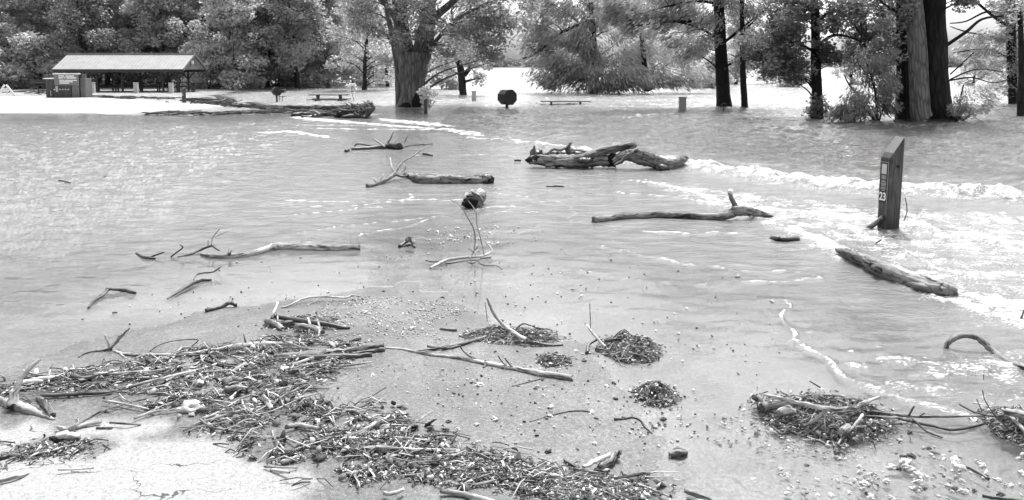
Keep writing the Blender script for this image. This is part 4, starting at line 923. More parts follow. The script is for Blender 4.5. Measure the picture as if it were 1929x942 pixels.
drift('driftwood_root', 'dark spiky root clump behind the left crossed log', 'root', [
  ('root_mass', M['driftdark'], [[(1006, 288, 8), (1028, 291, 4), (1050, 292, 7), (1075, 289, 9), (1100, 291, 6), (1122, 291, 2)]], D_(d=18.9, rough=.4, wob=.4)),
  ('spike', M['driftdark'], [[(1004, 291, 5), (1006, 282, 3.5), (1007, 275, 1.5)], [(1018, 290, 4), (1019, 283, 2.5)], [(1075, 288, 5), (1070, 280, 5), (1072, 274, 3.5), (1078, 268, 1)]], D_(d=18.7, rough=.3)),
  ('spike', M['driftmid'], [[(1032, 290, 3), (1042, 281, 3), (1056, 283, 3), (1070, 277, 2.5)], [(1078, 282, 2), (1092, 284, 2), (1104, 286, 1)], [(1090, 289, 2), (1108, 288, 1.5)]], D_(d=18.6, rough=.3))])
drift('driftwood_branch', 'dark branch with a pale upright twig, farthest left in the fast water', 'branch', [
  ('stem', M['driftdark'], [[(662, 281, 2), (690, 279, 3), (715, 277, 4), (735, 275, 6), (752, 276, 7)]], D_(rough=.3)),
  ('twig', M['twigpale'], [[(730, 272, 3, .05), (734, 264, 2, .2), (738, 256, 1.5, .35), (742, 248, 1, .5)], [(725, 276, 2, .05), (710, 266, 1.5, .2), (700, 260, 1, .3)]], D_(d=None)),
  ('twig', M['twigdark'], [[(668, 275, 1.3, .05), (675, 271, 1.3, .12), (695, 274, 1.5, .08), (725, 275, 1.5, .05)], [(742, 275, 1.5), (744, 268, 1.3, .12)]], D_())])
drift('driftwood_twig', 'thin dark twig trailing right of the farthest branch in the fast water', 'twig', [('twig', M['twigdark'], [[(755, 279, 1), (768, 275, 1.4), (785, 273, 1.3), (815, 271, 1)], [(754, 277, .8), (762, 268, .8, .1), (768, 256, .6, .3)]], D_(rough=0))])
drift('driftwood_log', 'mid-sized dark log with a pale patch lying in the water, its left end split', 'log', [
  ('stem', M['driftmid'], [[(762, 326, 3, .05), (776, 332, 6), (792, 338, 8), (830, 339, 8), (870, 339, 7.5), (905, 338, 8.5), (921, 338, 9)]], D_(n=24, rough=.2, sub=7)),
  ('bark_strip', M['drift'], [[(785, 330, 2.5, .10), (805, 329, 4, .10), (825, 330, 3.5, .10), (850, 334, 2, .08)]], D_(flat=.5)), ('wet_end', M['driftdark'], [[(903, 337, 9), (914, 337, 9.6), (923, 338, 9.2)]], D_(rough=.14))])
drift('driftwood_branch', 'branch with tall pale twigs rising from the water left of a dark log', 'branch', [
  ('stem', M['driftmid'], [[(692, 350, 3.5), (708, 347, 3.5), (725, 340, 4.5, .02), (744, 328, 4, .1)]], D_(rough=.2)),
  ('twig', M['twigpale'], [[(744, 328, 2.5, .1), (752, 314, 2.2, .25), (762, 303, 2, .4), (778, 294, 1.6, .5), (796, 281, 1, .65)], [(742, 327, 2, .1), (738, 313, 1.5, .25), (735, 298, 1.2, .35)],
    [(760, 308, 1.3, .3), (764, 318, 1, .2), (756, 324, .8, .12)], [(778, 294, 1, .5), (790, 293, .8, .5)], [(710, 346, 1.8), (706, 339, 1.4, .08), (703, 335, 1, .1)], [(715, 344, 1.6), (718, 336, 1.3, .1), (723, 328, 1, .18)], [(732, 334, 1.5, .05), (731, 328, 1, .12)]], D_(rough=0)),
  ('twig', M['twigdark'], [[(745, 329, 2, .08), (757, 333, 2, .03), (770, 331, 1.4, .04)]], D_())])
drift('wood_chunk', 'short fat stump of a log with a charred hollow end, in mid stream', 'stump', [
  ('block', M['drift'], [[(884, 379, 11), (890, 376, 16), (897, 373, 17, .15), (902, 370, 14, .3)]], D_(d=13.0, n=16, rough=.12, sub=4)), ('charred_end', M['hollow'], [[(874, 384, 5, -.12), (882, 382, 10, -.1), (890, 380, 12, -.05)]], D_(d=12.95, rough=.35, n=12))])
for kx_, (a, b_, r_, lb) in enumerate([((970, 302), (981, 302), 1.8, 'tiny dark wood scrap left of the crossed logs'), ((797, 290), (814, 293), 2, 'small dark wood scrap above the mid-sized dark log'), ((1030, 351), (1062, 351), 1.8, 'slim black stick floating below the crossed logs'),
    ((652, 284), (657, 283), 3, 'tiny dark knob left of the farthest branch'), ((111, 340), (133, 344), 1.2, 'small dark twig alone far left in the bright water'), ((197, 333), (205, 327), 1, 'tiny dark twig tip in the bright water at the left')]):
    drift('wood_scrap', lb, 'wood scrap', [('x', M['driftdark'], [[(a[0], a[1], r_), ((a[0] + b_[0]) / 2, (a[1] + b_[1]) / 2 - .6, r_ * 1.2), (b_[0], b_[1], r_ * .8)]], D_(rough=.3))])
drift('driftwood_branch', 'long straight branch with one upright stub and tapered tip, middle right in the water', 'branch', [
  ('stem', M['driftmid'], [[(1119, 414, 6), (1140, 412, 6), (1180, 407, 6.5), (1240, 405, 6.5), (1300, 407, 6.5), (1345, 409, 7), (1372, 404, 9, .03), (1392, 397, 10, .08), (1410, 398, 8, .07), (1432, 402, 6, .03), (1456, 407, 1.5)]], D_(n=12, rough=.1)),
  ('stub', M['driftmid'], [[(1388, 396, 6.5, .08), (1383, 384, 5, .2), (1377, 371, 4.5, .32), (1375, 361, 4.5, .40)]], D_()), ('stub_tip', M['paint_white'], [[(1375, 363, 4.9, .39), (1376, 360, 4.6, .41)]], D_(sub=2, cap='flat'))])
drift('wood_chunk', 'small boat-shaped black chunk right of the long straight branch', 'wood chunk', [('x', M['driftdark'], [[(1454, 447, 4), (1465, 449, 6), (1480, 450, 6), (1502, 449, 5)]], D_(rough=.2, flat=.8))])
drift('driftwood_log', 'rough barked log with a black broken face, slanting down at the foam edge right', 'log', [
  ('stem', M['oldlog'], [[(1579, 471, 5, .03), (1598, 478, 10, .03), (1625, 489, 12, .03), (1655, 503, 14, .03), (1690, 516, 14, .03), (1725, 528, 13, .03), (1760, 539, 13, .03), (1785, 545, 12, .03), (1796, 549, 8, .03)]], D_(n=24, rough=.22, sub=7, wob=.08)),
  ('broken_face', M['driftdark'], [[(1706, 533, 9, -.01), (1740, 544, 12, -.01), (1775, 551, 12, -.01), (1794, 554, 7, -.01)]], D_(rough=.25, n=12)), ('knot', M['driftmid'], [[(1646, 506, 6, .06), (1654, 508, 7, .07), (1662, 512, 4, .06)]], D_(rough=.4))])
drift('driftwood_branch', 'dark arched branch looping out of the foam at the right edge', 'branch', [('x', M['driftmid'], [[(1774, 672, 3), (1782, 652, 4.5, 0), (1795, 638, 5.5, 0), (1816, 632, 5.5, 0), (1840, 636, 5.5, -.03), (1862, 653, 6, -.1), (1890, 674, 6, -.25), (1935, 695, 6, -.5)]], D_(d=6.35, rough=.12))])
drift('driftwood_twig', 'short forked dark twig at the right edge above the arched branch', 'twig', [('x', M['driftdark'], [[(1907, 614, 2), (1918, 609, 3), (1940, 612, 3)], [(1920, 609, 2.5), (1925, 596, 2), (1930, 583, 1.5)]], D_(d=7.1))])
drift('leaning_stick', 'short dark stick leaning against the foot of the numbered post', 'stick', [('x', M['driftmid'], [[(1626, 437, 4, .25), (1644, 424, 5, .15), (1663, 410, 5, 0)]], D_(d=11.05)),])
drift('driftwood_twig', 'thin bowed vine rising beside the right of the numbered post', 'twig', [('x', M['twigdark'], [[(1701, 420, 1), (1708, 402, 1), (1708, 388, .9), (1705, 372, .7)]], D_(d=11.3, rough=0))])
drift('driftwood_twig', 'tiny dark twig poking up in the foam below the numbered post', 'twig', [('x', M['twigdark'], [[(1650, 458, 1.6), (1660, 452, 1.4, .05)], [(1655, 434, 2, .02), (1660, 431, 1.6, .05)]], D_())])
drift('driftwood_branch', 'long gently bent pale-topped branch lying level in the left water', 'branch', [
  ('stem', M['drift'], [[(379, 479, 2.5), (400, 482, 4.5), (440, 482, 5.5), (480, 476, 5.5), (505, 468, 6), (525, 464, 7), (560, 465, 6), (620, 467, 6), (675, 466, 6)]], D_(n=12, rough=.1)), ('stub', M['driftdark'], [[(432, 478, 3, .05), (433, 472, 2.6, .08)]], D_())])
drift('driftwood_twig', 'small dark forked twig, leftmost beside the long level branch', 'twig', [('x', M['driftdark'], [[(257, 477, 2), (272, 484, 3), (292, 487, 2)], [(282, 485, 2), (296, 480, 1.6, .03), (309, 475, 1.2, .06)]], D_())])
drift('driftwood_twig', 'forked twig with thin upright tips touching the left end of the level branch', 'twig', [('x', M['twigdark'], [[(335, 484, 1), (355, 480, 2), (378, 471, 2.4, .02), (398, 463, 2, .08), (406, 468, 1.5, .06), (413, 472, 1.2, .02)], [(322, 484, 1.5), (334, 475, 1.5, .05), (344, 466, 1.5, .1), (339, 461, .8, .15)]], D_()),
  ('tips', M['twigpale'], [[(398, 463, 1.4, .08), (401, 447, 1.2, .2), (414, 431, 1, .35)], [(401, 447, .8, .2), (420, 440, .6, .3), (436, 430, .5, .35)], [(392, 464, .8, .08), (392, 452, .7, .18)]], D_(rough=0))])
drift('driftwood_twig', 'bent dark stick like a boomerang at the far left of the shallow water', 'stick', [('x', M['driftdark'], [[(166, 580, 1.5), (178, 566, 3), (193, 557, 3), (205, 545, 2.6, .02)], [(202, 545, 3, .02), (214, 545, 3, .02), (235, 547, 4), (254, 552, 3)]], D_())])
drift('driftwood_twig', 'dark split stick with a curling twig on top, left of centre', 'stick', [('x', M['driftdark'], [[(315, 563, 1), (330, 553, 3), (350, 541, 4), (372, 530, 4), (397, 527, 2)], [(365, 528, 1.5, .02), (370, 518, 1.6, .05), (385, 514, 1.5, .06), (402, 512, 1.5, .05), (416, 502, 1.1, .09)]], D_(rough=.3))])
drift('driftwood_twig', 'short curled dark stick in the shallows above the big debris line', 'stick', [('x', M['driftdark'], [[(388, 585, 4), (400, 582, 3.6), (420, 577, 3.5), (434, 571, 3.5, .02), (445, 575, 3.5)]], D_(rough=.25))])
drift('wood_chunk', 'small arched pale-topped chunk among white flecks in mid shallows', 'wood chunk', [('prong', M['driftdark'], [[(753, 464, 3.5), (764, 456, 3, .03), (772, 451, 5, .06)], [(757, 464, 2), (776, 461, 2)]], D_()), ('block', M['drift'], [[(768, 453, 5, .05), (775, 450, 6.5, .06), (779, 458, 4.5, .03), (780, 465, 3)]], D_(rough=.2))])
drift('driftwood_branch', 'pale curved twig with tall whip-like shoots in mid shallows', 'branch', [
  ('stem', M['twigpale'], [[(811, 505, 2.2), (825, 497, 2.6), (845, 489, 2.8), (875, 485, 2.6), (905, 483, 2.4, .02), (925, 475, 2.4, .05), (924, 467, 2, .1), (914, 455, 1.4, .18)]], D_(rough=.05)),
  ('shoot', M['twigpale'], [[(885, 486, 1.2, .02), (893, 472, 1.3, .1), (895, 450, 1.4, .3), (892, 430, 1.4, .45), (880, 408, 1.2, .65), (868, 388, .9, .85), (850, 377, .6, .95)], [(912, 480, 1.2, .05), (908, 460, 1.2, .2), (903, 440, 1.2, .4), (898, 420, 1.1, .55), (896, 398, 1, .75), (882, 378, .7, .9)]], D_(rough=0)),
  ('twig', M['twigdark'], [[(802, 490, 1), (815, 493, 1), (835, 493, 1)], [(885, 487, 1), (892, 475, 1, .08), (902, 462, .8, .15)], [(893, 476, .8, .08), (882, 468, .7, .12)], [(838, 495, 1), (848, 496, 1), (870, 492, 1), (900, 490, .8)], [(905, 486, 1), (915, 486, 1), (925, 485, 1)], [(900, 492, .8), (912, 500, .8), (935, 500, .7), (946, 508, .6)], [(878, 492, .9), (890, 496, .8), (905, 488, .8)], [(838, 495, .9), (842, 500, .8)]], D_(rough=0))])
drift('driftwood_branch', 'long pale pole with a forked dark tip at its left, top of the left debris', 'branch', [
  ('stem', M['drift'], [[(210, 658, 2.5), (230, 666, 3), (270, 670, 4), (340, 669, 5), (400, 662, 5.5), (450, 653, 6), (490, 648, 5.5), (540, 648, 4.5), (600, 649, 3)]], D_(n=10, rough=.06)),
  ('fork', M['driftmid'], [[(148, 673, 1.5), (165, 665, 2), (190, 661, 2.5), (208, 656, 3, .02), (218, 645, 3.5, .06), (232, 630, 2.6, .13), (244, 618, 1, .2)]], D_()), ('fork', M['twigpale'], [[(206, 655, 2.4, .02), (203, 644, 2.4, .08), (197, 631, 2, .15)], [(212, 658, 2), (225, 666, 2), (240, 676, 1.5)]], D_()),
  ('twig', M['twigdark'], [[(282, 662, 1), (300, 650, 1, .06), (330, 642, 1, .1), (372, 640, 1, .12), (362, 652, 1, .06), (352, 664, 1)], [(472, 640, 1, .08), (485, 655, 1, .02)], [(490, 645, 1, .05), (498, 636, .8, .1), (516, 632, .8, .12)]], D_(rough=0))])
drift('driftwood_branch', 'dark heavy pole ending right in a split tip, middle of the debris line', 'branch', [('stem', M['driftmid'], [[(475, 676, 3), (520, 672, 4.5), (570, 668, 6), (620, 665, 7), (655, 662, 7), (690, 655, 5, .02), (722, 651, 3, .04)]], D_(n=10, rough=.16)),
  ('painted_shade', M['driftdark'], [[(500, 680, 4), (560, 676, 6), (630, 673, 6), (700, 668, 4)]], D_(rough=.3)), ('split_tip', M['driftdark'], [[(660, 667, 4), (700, 662, 4), (724, 659, 3.5)]], D_())])  # extra dark limb paints the shade along the pole's near side
drift('driftwood_branch', 'long slender tapering branch running right to the centre, with short stubs', 'branch', [
  ('stem', M['drift'], [[(725, 655, 2), (760, 658, 2.5), (800, 666, 3), (850, 673, 3.5), (905, 682, 4), (960, 693, 4.5), (1020, 704, 5.5), (1077, 712, 5.5)]], D_(n=9, rough=.1)),
  ('stub', M['driftmid'], [[(914, 680, 2.5, .02), (914, 688, 3), (911, 693, 2)], [(895, 676, 2, .01), (880, 668, 2, .04), (866, 652, 1.5, .1)], [(955, 690, 1.5, .02), (945, 680, 1.5, .06), (938, 670, 1, .1)], [(966, 692, 2, .02), (958, 684, 2, .05), (951, 675, 1.6, .09)]], D_()),
  ('twig', M['twigdark'], [[(1045, 706, 1.5), (1010, 716, 1.2), (965, 728, 1)]], D_(rough=0))])
drift('driftwood_root', 'bleached forked root, whitest piece at the left edge of the debris', 'root', [
  ('limb', M['twigpale'], [[(-12, 752, 7), (20, 760, 9), (50, 770, 9), (80, 781, 6), (102, 791, 2.5)]], D_(n=12, rough=.15)), ('limb', M['twigpale'], [[(22, 762, 11, .02), (27, 742, 8, .1), (32, 726, 6, .17), (45, 706, 4.5, .25), (62, 688, 4, .32), (75, 678, 2.5, .36)]], D_(n=10, rough=.12)),
  ('stub', M['drift'], [[(28, 724, 5, .17), (55, 718, 4, .15), (78, 718, 3, .12)]], D_())])
drift('wood_chunk', 'dark leaning bark slab behind the bleached root', 'bark slab', [('x', M['driftmid'], [[(73, 752, 7, .05), (85, 765, 9, .03), (98, 783, 7)]], D_(rough=.3, flat=.8))])
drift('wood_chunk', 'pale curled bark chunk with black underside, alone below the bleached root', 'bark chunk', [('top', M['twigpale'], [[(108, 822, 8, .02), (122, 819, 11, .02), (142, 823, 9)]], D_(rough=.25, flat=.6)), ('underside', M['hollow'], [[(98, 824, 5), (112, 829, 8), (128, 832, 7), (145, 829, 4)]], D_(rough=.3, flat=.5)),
  ('bark_curl', M['drift'], [[(108, 803, 3, .03), (125, 810, 6, .01), (142, 800, 4, .05), (146, 790, 2, .06)]], D_(rough=.3))])
drift('wood_chunk', 'split pale plank of bark with dark knob, alone on the wet asphalt at lower centre', 'bark plank', [('plank', M['twigpale'], [[(1100, 880, 5, .02), (1122, 869, 7, .03), (1148, 856, 5, .04)]], D_(rough=.2, flat=.6)), ('knob', M['driftmid'], [[(1130, 880, 8), (1145, 872, 8), (1160, 860, 8), (1168, 851, 4, .04)]], D_(rough=.4)),
  ('twig', M['driftdark'], [[(1063, 866, 2.5), (1075, 874, 3), (1090, 882, 3)]], D_()), ('flake', M['drift'], [[(1122, 884, 5), (1145, 886, 6)]], D_(flat=.5))])
drift('wood_chunk', 'small black block with a leaf on top, at the rippled water lower right', 'wood block', [('block', M['driftdark'], [[(1262, 856, 6), (1275, 856, 7), (1292, 854, 5)]], D_(flat=.8, n=6, rough=.1)), ('leaf', M['driftmid'], [[(1268, 846, 2, .04), (1280, 844, 4, .045), (1290, 847, 2, .04)]], D_(flat=.3))])
drift('plank_piece', 'pair of pale splintered slats at the bottom edge right of centre', 'slat', [('slat', M['drift'], [[(1290, 922, 3.5), (1320, 932, 5), (1352, 946, 5)]], D_(flat=.6)), ('slat', M['drift'], [[(1294, 936, 4), (1330, 946, 4)]], D_(flat=.6))])
drift('driftwood_log', 'short dark stick lying on stones at the lower right', 'stick', [('x', M['driftdark'], [[(1822, 880, 2.5), (1838, 888, 3), (1862, 902, 3)]], D_())])
drift('driftwood_twig', 'thin dark stick at the bottom right corner', 'stick', [('x', M['driftdark'], [[(1852, 934, 3), (1885, 939, 3.5), (1940, 945, 3)]], D_())])
drift('driftwood_twig', 'thin curved twig on the wet asphalt at lower centre', 'twig', [('x', M['twigdark'], [[(998, 795, 1.2), (1030, 785, 1.6), (1065, 776, 1.6), (1095, 774, 1.6), (1115, 777, 2.2)]], D_(rough=.1))])
drift('driftwood_twig', 'dark forked twig curling beside the small round debris mound', 'twig', [('x', M['driftdark'], [[(1158, 790, 3), (1175, 789, 2), (1192, 786, 2), (1207, 792, 2), (1215, 804, 2), (1228, 816, 1.2)], [(1191, 786, 1.6), (1191, 781, 1.4, .01)]], D_())])
drift('driftwood_twig', 'thin pale twig with thorns lying above the small heap of dark wood', 'twig', [('x', M['twigpale'], [[(530, 580, 1.2), (548, 574, 1.8, .02), (565, 565, 2, .04), (585, 560, 2, .05), (615, 559, 2, .05), (650, 561, 2, .04), (662, 557, 1.8, .05), (678, 558, 1.3, .05)], [(605, 560, 1.2, .05), (592, 569, 1, .01), (578, 575, .8)], [(670, 558, 1, .05), (672, 570, 1)], [(604, 559, 1, .05), (606, 551, .8, .08)]], D_(rough=.1))])
# sticks lying in the debris line, each its own thing
SL = [([(0, 741), (22, 736), (45, 732)], 5, 'd'), ([(58, 717), (85, 714), (115, 711)], 5, 'p'), ([(78, 745), (140, 743), (210, 739)], 3.5, 'd'), ([(66, 727), (120, 722), (165, 716)], 2.6, 'm'), ([(180, 706), (240, 703), (310, 699), (372, 694)], 4.5, 'p'),
  ([(245, 729), (300, 714), (360, 700), (424, 681)], 3, 'p'), ([(240, 713), (300, 709), (365, 700)], 2.2, 'p'), ([(98, 735), (150, 726), (205, 717)], 3, 'm'), ([(128, 705), (150, 712), (175, 712), (188, 702)], 5, 'd'), ([(285, 735), (322, 713)], 3, 'm'),
  ([(318, 697), (325, 675), (340, 655)], 3.2, 'p'), ([(365, 690), (385, 675), (402, 661)], 2, 'p'), ([(385, 678), (430, 690), (480, 690)], 3, 'd'), ([(208, 796), (240, 798), (265, 800)], 2.4, 'm'), ([(182, 806), (211, 806)], 2.2, 'm'), ([(145, 806), (165, 799), (190, 795)], 4, 'p'),
  ([(0, 864), (40, 855), (75, 852), (105, 845)], 3.6, 'd'), ([(62, 856), (95, 850), (120, 842), (145, 838)], 2.2, 'p'), ([(0, 907), (30, 899), (52, 893)], 4, 'p'), ([(110, 885), (140, 884), (175, 882)], 2, 'p'), ([(590, 766), (620, 770), (655, 772)], 2, 'd'), ([(655, 773), (680, 780), (700, 792)], 3, 'd'),
  ([(612, 828), (650, 822), (680, 812), (710, 796), (746, 778)], 4, 'p'), ([(626, 832), (660, 826), (700, 806)], 2.6, 'm'), ([(737, 825), (770, 827), (810, 831)], 3.6, 'p'), ([(590, 842), (640, 843), (700, 842), (740, 841)], 3.2, 'm'), ([(713, 848), (745, 853), (778, 860)], 3, 'p'), ([(540, 804), (565, 801), (600, 808)], 5, 'p'),
  ([(530, 872), (548, 866), (565, 860)], 5, 'p'), ([(498, 879), (530, 880), (560, 881)], 2, 'm'), ([(510, 884), (545, 890)], 3, 'p'), ([(832, 925), (870, 930), (900, 938), (930, 945)], 5, 'p'), ([(724, 929), (742, 930), (760, 922)], 4, 'p'), ([(806, 652), (850, 655), (905, 636)], 2.6, 'm'), ([(780, 662), (860, 650), (900, 641)], 1.6, 'd'),
  ([(1035, 896), (1070, 899), (1100, 905)], 3, 'p'), ([(1160, 902), (1200, 894), (1235, 888)], 3, 'm'), ([(1190, 909), (1225, 920), (1262, 936)], 2.4, 'p'), ([(1075, 882), (1110, 888), (1135, 892)], 2.6, 'm'), ([(1035, 915), (1080, 906), (1140, 903)], 3, 'd'), ([(455, 752), (462, 770), (490, 785)], 2.6, 'p'), ([(500, 738), (522, 745), (535, 765)], 2.6, 'p'),
  ([(432, 752), (445, 740), (460, 728)], 2.2, 'p'), ([(540, 690), (590, 676), (612, 672)], 4, 'p'), ([(425, 735), (445, 730), (465, 733)], 6, 'p'), ([(422, 722), (440, 714), (458, 718)], 6, 'm'), ([(428, 708), (448, 695), (462, 685)], 5, 'p'), ([(496, 748), (505, 760), (512, 770)], 5, 'p'), ([(480, 790), (500, 800)], 2, 'p'), ([(395, 668), (420, 685), (470, 686)], 2.4, 'd'),
  ([(325, 600 + 160), (340, 752), (352, 745)], 2.4, 'm'), ([(585, 690), (600, 700), (625, 700)], 3, 'd'), ([(620, 690), (660, 688), (700, 682)], 2, 'p'), ([(950, 890), (1000, 884), (1030, 870)], 2, 'm'), ([(905, 850), (960, 862), (1000, 872)], 2.6, 'd'), ([(880, 842), (930, 865), (955, 885)], 2.4, 'm'), ([(980, 935), (1040, 925), (1090, 932)], 2.6, 'm')]
nm = {'p': 'pale peeled', 'm': 'grey', 'd': 'dark wet'}
def zone(x_, y_):
    if y_ > 800 and x_ < 300: return 'on the dry patch at the lower left'
    if x_ < 110: return 'beside the bleached root at the left'
    if x_ < 235: return 'in the twiggy mat right of the bleached root'
    if x_ < 420: return 'under the long pale pole' if y_ < 700 else 'in the leafy mat below the long pale pole'
    if x_ < 560: return 'below the left end of the dark heavy pole' if y_ < 742 else 'among curled leaves left of centre' if y_ < 820 else 'by the dry asphalt at the lower left of centre'
    if x_ < 700: return 'against the dark heavy pole' if y_ < 720 else 'at the upper rim of the middle litter' if y_ < 790 else 'crossing the middle litter'
    if x_ < 870: return 'left of the slender tapering branch' if y_ < 700 else 'at the right rim of the middle litter' if y_ < 870 else 'at the bottom edge left of centre'
    return 'in the leaf mat at the lower centre' if y_ < 893 and x_ < 1050 else 'near the split bark plank' if x_ < 1120 else 'at the right tip of the debris line'
for i, (pts, r_, t_) in enumerate(SL):
    x_, y_ = pts[0][0], pts[0][1]; w_ = abs(pts[-1][0] - pts[0][0])
    ln = 'long' if w_ > 95 else 'short' if w_ < 50 else ''
    th_ = 'thick' if r_ >= 4.5 else 'thin' if r_ <= 2.2 else ''
    drift('stick', ' '.join(f'{ln} {th_} {nm[t_]} stick lying {zone(x_, y_)}'.split()), 'stick', [('x', M[{'p': 'drift', 'm': 'driftmid', 'd': 'driftdark'}[t_]], [[(p[0], p[1], r_ * (.8 if k == len(pts) - 1 else 1), rnd.uniform(.0, .025)) for k, p in enumerate(pts)]], D_(rough=.12, sub=4, n=7))], None, 'sticks lying in the debris line')
# ---- debris mounds
def mound(label, cx, cy, rx, ry, h, nt, seed, extra=None, cat='debris mound', leafn=160, tw=1.0):
    """cx,cy,rx,ry on the photo: the mound's footprint on the ground; h in metres"""
    c = P(cx, cy); base = sfc(c); c = P(cx, cy, base); a = rx * c.y / FPX; b_ = (P(cx, cy - ry, base).y - P(cx, cy + ry, base).y) / 2; rr = random.Random(seed)
    root = thing('debris_mound', label, cat, (c.x, c.y, base))
    def top(u, v, k=1.0):   # unit disc -> surface
        q = max(0, 1 - u * u - v * v); z = h * .52 * q ** .8 * (.85 + .75 * pn(np.array([u * 2.6 + seed]), np.array([v * 2.6]), seed)[0] + .4 * pn(np.array([u * 7 + seed]), np.array([v * 7]), seed + 1)[0]); return Vector((c.x + u * a, c.y + v * b_, base + z * k))
    mb = MB(); n1, n2 = 9, 20; vs = [top(0, 0, .72)]
    for i in range(1, n1 + 1):
        for j in range(n2):
            rr_ = i / n1 * .93 * (1 + .14 * math.sin(j * 2.1 + seed) + .1 * rr.uniform(-1, 1)); vs.append(top(rr_ * math.cos(2 * math.pi * j / n2), rr_ * math.sin(2 * math.pi * j / n2), .72) - Vector((0, 0, .02 if i == n1 else 0)))
    fs = [[0, 1 + j, 1 + (j + 1) % n2] for j in range(n2)] + [[1 + (i - 1) * n2 + j, 1 + i * n2 + j, 1 + i * n2 + (j + 1) % n2, 1 + (i - 1) * n2 + (j + 1) % n2] for i in range(1, n1) for j in range(n2)]
    mb.add(vs, fs)
    if tw <= 1: mb.build('packed_silt', M['driftdark'], root)
    mbs = [MB(), MB(), MB()]
    for i in range(int(nt * (1.9 if tw <= 1 else .28))):
        u, v = 2, 2
        while u * u + v * v > (1.35 if i % 5 == 0 else 1): u, v = rr.uniform(-1.15, 1.15), rr.uniform(-1.15, 1.15)
        L = min(.5, rr.uniform(.10, .5) * max(a, b_)) * (.8 if i % 3 else 1.25); an = rr.gauss(0, .75); du, dv = math.cos(an) * L / a * .5, math.sin(an) * L / b_ * .5
        k = rr.uniform(.8, 1.22); cu_ = rr.uniform(-.12, .12)
        pts = [top(u + du * s_ - cu_ * dv * (1 - s_ * s_), v + dv * s_ + cu_ * du * (1 - s_ * s_), k) + Vector((0, 0, rr.uniform(-.004, .012))) for s_ in (-1, -.35, .35, 1)]
        r0 = rr.choice((.0014, .002, .003, .0045)) * tw; mbs[rr.choice((0, 0, 1, 1, 2))].tube(pts, [r0, r0, r0 * .9, r0 * .5], 4, 0, i, 2, 'flat')
    for m_, nm_, mt in zip(mbs, ('dark_twigs', 'grey_twigs', 'pale_twigs'), ('driftdark', 'driftmid', 'twigpale')): m_.build(nm_, M[mt], root)['kind'] = 'stuff'
    pts = []
    for i in range(int(leafn * (1.6 if tw <= 1 else .4))):
        u, v = 2, 2
        while u * u + v * v > (2 if i % 6 == 0 else 1.1): u, v = rr.uniform(-1.4, 1.4), rr.uniform(-1.4, 1.4)
        pts.append(tuple(top(u, v, 1.0) + Vector((0, 0, .004))))
    chips('leaf_scraps', pts, .017, .055, seed, root)['kind'] = 'stuff'
    for i, (nm_, mt, limbs) in enumerate(extra or []):
        mb = MB()
        for j, L in enumerate(limbs):
            p_, r_ = limbpts(L); mb.tube(p_, r_, 8, .12, seed + j, 4, 'jag', 1, .12)
            mb.build(nm_, M[mt], root, smooth=True); mb = MB()
    return root
mlit, n, b, o = newmat('leaf and bark scraps'); n.links.new(ramp(n, attr(n, 'tone').outputs['Fac'], [(0, .015), (.35, .07), (.6, .22), (.85, .45), (1, .72)]), b.inputs['Base Color']); b.inputs['Roughness'].default_value = .7
def chips(name, P_, w_, l_, seed, parent=None, asp=None, tones=(0, 1), thick=.16, tilt=.35, label=None, cat=None):
    r = np.random.RandomState(seed); P_ = np.asarray(P_, float); k = len(P_); L = l_ * np.clip(np.exp(r.normal(-.75, .5, k)), .15, 1.5); Wd = w_ * r.uniform(.5, 1.2, k); T_ = np.maximum(.0015, Wd * thick)
    yaw = r.uniform(0, 2 * np.pi, k) if asp is None else r.normal(asp, .7, k); ti = r.normal(0, tilt, k); ro = r.normal(0, tilt * 1.4, k)
    cu, su = np.cos(yaw), np.sin(yaw); ax = np.stack([cu * np.cos(ti), su * np.cos(ti), np.sin(ti)], -1); s_ = np.stack([-su, cu, np.zeros(k)], -1); nn_ = np.cross(ax, s_)
    ay = s_ * np.cos(ro)[:, None] + nn_ * np.sin(ro)[:, None]; az = np.cross(ax, ay)
    V = []
    tp = r.uniform(.3, 1, (k, 2)); bend = r.normal(0, .18, k) * L
    for i, (a_, b_, c_) in enumerate([(-1, -1, -1), (0, -1, -1), (1, -1, -1), (1, 1, -1), (0, 1, -1), (-1, 1, -1), (-1, -1, 1), (0, -1, 1), (1, -1, 1), (1, 1, 1), (0, 1, 1), (-1, 1, 1)]):
        wt = np.where(a_ == -1, tp[:, 0], np.where(a_ == 1, tp[:, 1] * .6, 1.0))
        V.append(P_ + ax * (a_ * L / 2)[:, None] + ay * (b_ * Wd / 2 * wt)[:, None] + az * (c_ * T_ / 2)[:, None] + az * ((abs(a_) - .5) * -np.abs(bend))[:, None])
    V = np.stack(V, 1).reshape(-1, 3)
    if parent is not None: V = V - np.array(OFF[parent.name])
    base = np.array([[5, 4, 1, 0], [4, 3, 2, 1], [6, 7, 10, 11], [7, 8, 9, 10], [0, 1, 7, 6], [1, 2, 8, 7], [2, 3, 9, 8], [3, 4, 10, 9], [4, 5, 11, 10], [5, 0, 6, 11]])
    Fq = (base[None] + (np.arange(k) * 12)[:, None, None]).reshape(-1, 4); tn = tones[0] + (tones[1] - tones[0]) * r.beta(.8, .95, k)
    me = mesh_np(name, V, Fq, False, {'tone': np.repeat(tn, 12)}); ob = link(name, me, mlit, parent)
    if label: tag(ob, label, cat, kind='stuff')
    return ob
